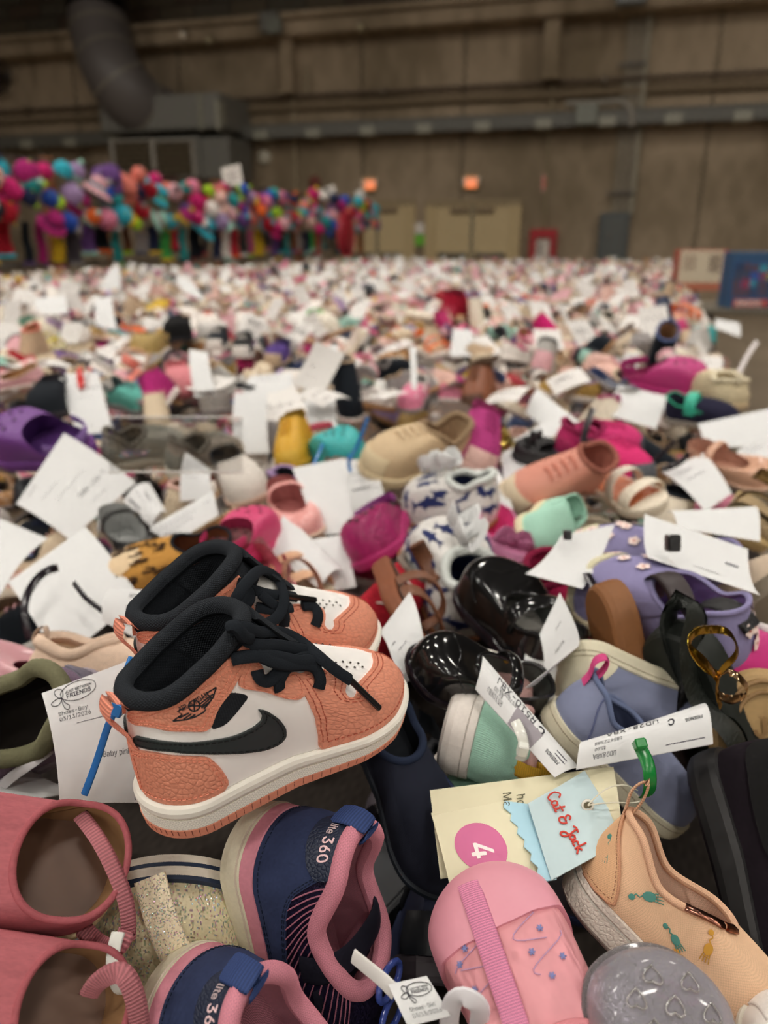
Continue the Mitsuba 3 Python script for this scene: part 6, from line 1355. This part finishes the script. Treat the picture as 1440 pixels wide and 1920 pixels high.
emit(k + '__eyelet__hole', tri([at(1102 + 9 * math.cos(a), 1510 + 8 * math.sin(a), pd(1102, 1510) - .0036) for a in np.linspace(0, 6.2832, 16, endpoint=False)], [[0, i, i + 1] for i in range(1, 15)], '#6a6656'), 'matte')
emit(k + '__string', cat([tube(np.array([at(*q) for q in p]), .00035, '#cfc8b8', sides=5, samples=20) for p in ([(1102, 1510, .348), (1140, 1478, .350), (1168, 1472, .352), (1195, 1482, .356)], [(1102, 1510, .348), (1145, 1505, .346), (1190, 1505, .35), (1205, 1500, .356)])]), 'satin')
# small tag and plastic loops at the bottom edge
k, P = sheet('price_tag', 'small white price tag with a gift tag logo at the bottom edge', [(765, 1925, .262), (845, 1905, .262), (800, 1830, .270), (728, 1846, .272)], [('Shoes-Girl', .2, .26, 1.3, 0), ('03/13/2026', .2, .12, 1.3, 0)], .002, extra=lambda k, P, w, h: emit(k + '__logo', logo(P, .2, .5, w, h, .48), 'matte'))
tie('zip_tie', 'flat white plastic tie across the pink sneaker opening at the bottom edge', [(662, 1792, .285), (690, 1815, .280), (722, 1842, .275), (742, 1862, .272)], .0028, '#d5d0ce', mat='satin')
tie('zip_tie', 'white plastic tie looped round the pink webbing at the bottom edge', [(842, 1925, .268), (846, 1888, .262), (866, 1868, .258), (890, 1878, .258), (900, 1905, .262), (896, 1930, .27)], .0034, '#dcd8d8', mat='satin')
tie('zip_tie', 'white zip tie joining the two rose suede flats', [(222, 1748, .292), (212, 1790, .286), (214, 1830, .282), (226, 1858, .283), (240, 1858, .29)], .0026, '#d6d2cc', mat='satin')
tie('zip_tie', 'white ribbed plastic tie through the grey tag at the left edge', [(-10, 1488, .40), (28, 1452, .392), (60, 1430, .39), (95, 1404, .40)], .0027, '#d2d0d2', mat='satin')
sheet('price_tag', 'grey folded price tag with a hole at the left edge, above the rose suede flat', [(-40, 1520, .38), (112, 1490, .41), (105, 1478, .42), (-20, 1385, .43)], [], .004)
k = tag(nm('gift_ribbon'), 'curled metallic gold gift ribbon tied in a loop at the right edge', 'ribbon')
for i, (p, c_) in enumerate((([(1345, 1265, 0.405), (1310, 1240, 0.4), (1292, 1205, 0.4), (1300, 1188, 0.405), (1330, 1180, 0.414), (1370, 1190, 0.418), (1382, 1215, 0.414), (1360, 1250, 0.407), (1346, 1268, 0.405)], '#c9a13c'),
                            ([(1346, 1268, 0.405), (1372, 1262, 0.4), (1396, 1282, 0.4), (1398, 1300, 0.405), (1372, 1312, 0.405), (1345, 1300, 0.405)], '#c9a880'), ([(1292, 1210, 0.399), (1315, 1232, 0.396), (1335, 1258, 0.398), (1346, 1275, 0.4)], '#b98e22'), ([(1346, 1275, 0.4), (1345, 1300, 0.402), (1352, 1325, 0.405)], '#b58a24'))):
    emit(k + '__loop' + (f'_{i:03d}' if i else ''), strip(p, .0024, c_, SC(.6, .1, -.6), .0003, 60), 'foil')
# ties and tags farther up
tie('zip_tie', 'thick black zip tie standing up on the right of the heap', [(1082, 892, .95), (1090, 850, .96), (1100, 800, .97), (1112, 765, .98)], .0042)
tie('zip_tie', 'thin black zip tie slanting right of the hot pink sneakers', [(1172, 922, .90), (1200, 890, .91), (1235, 855, .93), (1266, 826, .95)], .0026)
tie('zip_tie', 'short black zip tie on a white tag right of the heap', [(1240, 880, .92), (1265, 872, .92), (1292, 850, .93)], .0034, head=(1262, 874, .915))
tie('zip_tie', 'pale plastic tie sticking out at the right side of the heap', [(1385, 700, 1.5), (1400, 670, 1.52), (1420, 640, 1.55)], .005, '#d8d4d0', mat='satin')
for lab, cs, ln in (
    ('blank white price tag left of the rolled grey tag, far up on the right', [(1140, 778, 1.36), (1230, 805, 1.30), (1259, 745, 1.36), (1160, 722, 1.44)], 0), ('rolled grey price tag at the right edge below the green strap shoe', [(1320, 838, 1.14), (1450, 838, 1.1), (1450, 765, 1.2), (1308, 795, 1.2)], 0),
    ('white printed price tag slanting above the black flat shoe', [(955, 868, 1.06), (1052, 808, 1.12), (1040, 780, 1.18), (935, 842, 1.12)], 1), ('folded blank grey price tag above the gold foil flat', [(985, 775, 1.34), (1062, 828, 1.22), (1098, 800, 1.24), (1008, 730, 1.42)], 0),
    ('pale blank price tag under the coral pink boot', [(945, 930, .95), (1075, 935, .94), (1072, 872, 1.0), (940, 850, 1.04)], 0), ('white printed price tag at the right edge with a thin black tie', [(1390, 892, 1.0), (1460, 862, 1.0), (1450, 812, 1.08), (1382, 845, 1.06)], 1),
    ('white price tag with handwriting under the short black tie', [(1322, 960, .86), (1372, 925, .88), (1318, 850, .98), (1240, 885, .95)], 1), ('grey price tag standing up in the middle of the heap', [(843, 668, 1.9), (886, 668, 1.9), (884, 618, 2.0), (850, 616, 2.0)], 0),
    ('white price tag sticking up in front of the hat rack', [(190, 545, 3.2), (228, 540, 3.2), (222, 498, 3.3), (208, 502, 3.3)], 0), ('white price tag leaning left of the two white sneakers with coral lining', [(340, 545, 3.0), (384, 566, 2.9), (362, 530, 3.1), (330, 515, 3.2)], 0),
    ('beige price tag far up at the left of the heap', [(62, 590, 2.6), (128, 588, 2.6), (122, 555, 2.8), (70, 558, 2.8)], 0), ('white price tag in front of the pink slip-on shoe', [(365, 745, 1.30), (405, 740, 1.28), (390, 660, 1.42), (355, 655, 1.45)], 0),
    ('white printed price tag in the middle above the red edged tag', [(455, 740, 1.42), (552, 738, 1.4), (548, 698, 1.5), (470, 705, 1.5)], 1), ('white price tag right of the purple suede sneaker', [(588, 690, 1.7), (640, 680, 1.7), (632, 645, 1.8), (590, 655, 1.8)], 1),
    ('white price tag on a stick left of the brown leather boot', [(772, 745, 1.42), (782, 745, 1.42), (780, 650, 1.55), (768, 650, 1.55)], 0), ('white price tag far up on the right beside the hot pink clog', [(1150, 690, 1.75), (1195, 700, 1.7), (1200, 650, 1.85), (1160, 640, 1.9)], 1),
    ('white price tag at the right edge of the table above the cream slipper', [(1340, 615, 2.4), (1388, 632, 2.4), (1385, 605, 2.6), (1340, 598, 2.6)], 1), ('white price tag above the black sneakers with white toes', [(180, 610, 2.4), (220, 620, 2.3), (210, 555, 2.6), (180, 560, 2.6)], 0)):
    sheet('price_tag', lab, cs, [(.4, .15, .75, 1.5, 0), (.5, .2, .55, 1.5, 0), (.25, .5, .18, 8, 1)] if ln else [], .006, n=8)
# the clear bag
scene['mat_film'] = {'type': 'thindielectric', 'int_ior': 1.3}
k = tag(nm('plastic_bag'), 'crumpled clear plastic bag around the silver and gold glitter sneakers', 'bag')
u_, v_ = np.meshgrid(np.linspace(205, 455, 26), np.linspace(885, 782, 14), indexing='ij')
pb = np.array([[at(a, b, dep(b, 1.13) - .02 + .03 * (meshkit.noise(np.array([a * .03, b * .05, 1.0])) - .5)) for a, b in zip(r1, r2)] for r1, r2 in zip(u_, v_)])
g_ = grid(pb)
scene[k + '__film'] = mikit.ply((g_[0], g_[1]), 'mat_film', smooth=True)
emit(k + '__hem', cat([tube(pb[:, j], .0012, '#c9c9c4', sides=5) for j in (0, -1)]), 'gloss')
# ---- the heap of shoes ---------------------------------------------------------------------------
TH = math.radians(19.8)
TU, TV = np.array([math.sin(TH), math.cos(TH), 0]), np.array([math.cos(TH), -math.sin(TH), 0])   # along the table, across it to the right
PN = list(PW); PP = np.array([PW[k] for k in PN]); PP = PP / PP.sum()
SW = {'sneaker': 26, 'slipon': 15, 'maryjane': 14, 'flat': 12, 'clog': 10, 'boot': 7, 'slipper': 4, 'sandal': 9, 'hightop': 6}
SN = list(SW); SP = np.array([SW[k] for k in SN]); SP = SP / SP.sum()
ZS = 1.05
def heap_z(p):
    v = p @ TV; u = p @ TU
    z = ZS + .05 * (meshkit.noise(np.array([p[0] * 4, p[1] * 4, 3.0])) - .5) + .035 * (meshkit.noise(np.array([p[0] * .9, p[1] * .9, 9.0])) - .5)
    return z - .09 * sstep(-.02, .17, v) - .02 * sstep(5, 10, u)
def rot(az, pitch, roll):
    return trimesh.transformations.euler_matrix(math.radians(roll), math.radians(-pitch), math.radians(az), 'sxyz')
def put(pos, az, pitch=0, roll=0, s=1.0, L=.135, h=.025):
    M = rot(az, pitch, roll); M[:3, :3] *= s
    M[:3, 3] = np.asarray(pos) - M[:3, :3] @ np.array([L / 2, 0, h])
    return M
made, said = [], set()
def say(style, m, a, s_, l_, where=''):
    w = WORD[style]
    return f'{m} {w[1]} with {w[2].format(a=a, l=l_)} and {s_} sole{where}'
def pile_shoe(style, cols, M, depth, label, group=None):
    c = [PAL.get(x, x) for x in cols]
    k = tag(nm(WORD[style][0]), label, 'shoe', group)
    fine = depth < 1.3
    d = build_shoe(style, c, n=44 if depth < .9 else 28 if fine else 18, m=7 if fine else 4, fine=fine)
    if depth > 2.3:
        ms = [e[0] for x in d.values() for e in (x if isinstance(x, list) else [x])]
        emit(k, move(cat(ms), M), d.get('upper', d.get('strap', [None])[0] if isinstance(d.get('strap'), list) else None)[1])
    else:
        parts(k, d, M)
    return k
def draw(bright=False):
    for _ in range(200):
        st = RNG.choice(SN, p=SP)
        m = RNG.choice(BRIGHT) if bright else RNG.choice(PN, p=PP)
        a = RNG.choice(PN, p=PP)
        s_ = RNG.choice(['white', 'cream', 'ivory', 'beige', 'black', 'tan', 'grey'], p=[.4, .2, .12, .08, .08, .06, .06])
        if st == 'clog': s_ = m
        l_ = RNG.choice(['pale pink', 'grey', 'white', 'black', 'beige', 'tan'])
        if say(st, m, a, s_, l_) not in said and a != m:
            said.add(say(st, m, a, s_, l_)); return st, m, a, s_, l_
    return st, m, a, s_, l_
# spots of the pile, nearest first; a far one needs less detail
spots = []
u = .12
while u < 13.5:
    du = .085 if u < 3 else .085 + (u - 3) * .012
    for v in np.arange(.1, -5.3, -du * 1.05):
        p = TU * (u + RNG.uniform(-.4, .4) * du) + TV * (v + RNG.uniform(-.4, .4) * du)
        r = p - EYE * [1, 1, 0]
        f = r[1] * FWD[1] - .3 * FWD[2]
        if -.56 * f - .4 < r[0] < .56 * f + .1 and f > .27 and (p - np.array([-3.1, 6.85, 0])) @ np.array([.941, -.339, 0]) > .15:
            spots.append((f, p))
    u += du
spots.sort(key=lambda s: s[0])
def lowpoly(style):
    R = ['#ff0000', '#00ff00', '#0000ff', '#ffffff']
    d = build_shoe(style, R, n=12, m=4)
    V, F, U, C = cat([e[0] for kk, x in d.items() if kk not in ('lace', 'vent_hole', 'buckle', 'heel_strap') for e in (x if isinstance(x, list) else [x])])
    role = np.where(C.min(1) > .5, 3, C.argmax(1))
    return V, F, role
LOWP = {k: lowpoly(k) for k in SN}
def mass(key, items, mat, label, catg):
    """ITEMS: (style, colours, matrix)"""
    ms = []
    for st, cols, M in items:
        V, F, role = LOWP[st]
        tab = np.array([lin(PAL.get(c, c)) for c in (cols[0], cols[1], cols[2], cols[3])])
        ms.append((V @ M[:3, :3].T + M[:3, 3], F, V[:, :2], tab[role]))
    emit(key, cat(ms), mat); tag(key, label, catg, kind='stuff')
def card(M, w, h, bend, lines=True, back=False, nseg=6):
    """a paper price card with a bend, printed lines and a punched corner: body and print"""
    x = np.linspace(-w / 2, w / 2, nseg)[:, None]; y = np.linspace(0, h, nseg)[None, :]
    def f(a, b, lift=0.0):
        z = bend * ((a / w) ** 2 * 2 + (b / h) ** 2) * h
        return np.stack(np.broadcast_arrays(a, b, z + lift), -1)
    ms = [move(grid(f(x, y, .0002), '#dcd8d6'), M), move(grid(f(x, y, -.0002), '#d6d1cf', flip=True), M)]
    pr = []
    if lines:
        rr = random.Random(int(abs(M[0, 3]) * 1e5))
        for sgn in (1, -1):
            for k, yy in enumerate((.12, .2, .3, .5, .62, .86)):
                if rr.random() < .25: continue
                x0 = -.4 * w + rr.random() * .15 * w; x1 = x0 + (.2 + rr.random() * .5) * w
                th = h * (.012 if k not in (3, 4) else .035)
                a = np.linspace(x0, min(x1, .42 * w), 4)[:, None]; b = np.linspace(yy * h, yy * h + th, 2)[None, :]
                pr.append(move(grid(f(a, b, .0004 * sgn), '#55525a' if k not in (3, 4) else '#222226', flip=sgn < 0), M))
    return cat(ms), (cat(pr) if pr else None)
NEAR_MOST = 300
cnt, far, under, tags_done = 0, [], [], 0
near_names = []
for f, p in spots:
    q = np.array([p[0], p[1]])
    z = heap_z(p)
    out = abs(p[0]) > .53 * f + .05
    bright = (p - np.array([-3.1, 6.85, 0])) @ np.array([.941, -.339, 0]) < .9 and f < 9 and RNG.random() < .75
    az = RNG.uniform(0, 360); pi_, ro = RNG.normal(0, 22), RNG.normal(0, 26)
    if RNG.random() < .12: ro += 180
    sc = RNG.uniform(.72, .96)
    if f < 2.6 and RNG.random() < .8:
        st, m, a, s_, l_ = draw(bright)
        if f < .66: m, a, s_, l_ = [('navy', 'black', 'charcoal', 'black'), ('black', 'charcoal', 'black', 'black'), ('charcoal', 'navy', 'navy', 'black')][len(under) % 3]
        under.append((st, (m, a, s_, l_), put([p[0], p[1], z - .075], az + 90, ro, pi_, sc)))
    if f < .62 or (out and f < .8): continue
    if any((q[0] - a) ** 2 + (q[1] - b) ** 2 < r * r for a, b, r in taken):
        continue
    st, m, a, s_, l_ = draw(bright)
    if f > 3 and RNG.random() < .4: m = RNG.choice(['white', 'ivory', 'blush', 'cream', 'pale pink'])
    low = .05 if f < 1.45 else 0.0
    if low: sc *= .85; pi_ *= .6; ro = RNG.normal(0, 18)
    M = put([p[0], p[1], z + .015 - low + RNG.uniform(-.02, .03 if not low else .0)], az, pi_, ro, sc)
    if cnt < NEAR_MOST and not out:
        cnt += 1
        lab = say(st, m, a, s_, l_)
        k = pile_shoe(st, (m, a, s_, l_), M, f, lab)
        near_names.append((k, p, z, f, f'{m} {WORD[st][1]} with {WORD[st][2].format(a=a, l=l_)}'))
    else:
        far.append((st, (m, a, s_, l_), M))
    if RNG.random() < .23 and f > (1.15 if q[0] > -.2 else 1.3):
        tw = RNG.uniform(.055, .075); hh = tw * RNG.uniform(1.1, 1.5)
        Mt = put([p[0] + RNG.uniform(-.04, .04), p[1] - .02, z + .03 + RNG.uniform(0, .025)], RNG.uniform(-60, 60), RNG.normal(0, 12), RNG.choice([1, -1]) * RNG.uniform(5, 58), 1.0, 0, 0)
        body, pr = card(Mt, tw, hh, RNG.uniform(-.25, .25), f < 2.5, nseg=5 if f < 2 else 3)
        if f < 3.2 and not out:
            kt = tag(nm('price_tag'), f'white tag by the {m} {WORD[st][1]} with {WORD[st][2].format(a=a, l=l_)} and {s_} sole', 'price tag')
            emit(kt + '__card', body, 'paper')
            if pr is not None: emit(kt + '__print', pr, 'matte')
        else:
            far.append(('card', None, body))
cards = [x[2] for x in far if x[0] == 'card']
mass('shoe_heap', [x for x in far if x[0] != 'card'], 'satin', 'hundreds of small blurred children shoes heaped over the far tables up to the doors', 'shoes')
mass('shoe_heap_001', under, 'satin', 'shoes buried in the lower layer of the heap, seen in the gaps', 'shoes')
emit('price_tag_heap', cat(cards), 'paper'); tag('price_tag_heap', 'white blurred price tags scattered over the far part of the heap', 'price tags', kind='stuff')
# the tables under the heap
k = tag(nm('display_table'), 'long dark covered table that carries the whole heap of shoes', 'table')
TM = np.eye(4); TM[:3, 0], TM[:3, 1], TM[:3, 2] = TV, TU, [0, 0, 1]
emit(k + '__table_top', move(box((-5.2, -.3, .90), (.16, 13.6, .94), '#2b2624', .006), TM), 'canvas', False)
emit(k + '__skirt', move(box((-5.15, -.25, .1), (.13, 13.5, .90), '#37302c', .006), TM), 'canvas', False)
print('spots', len(spots), 'single', cnt, 'far', len(far), 'under', len(under))
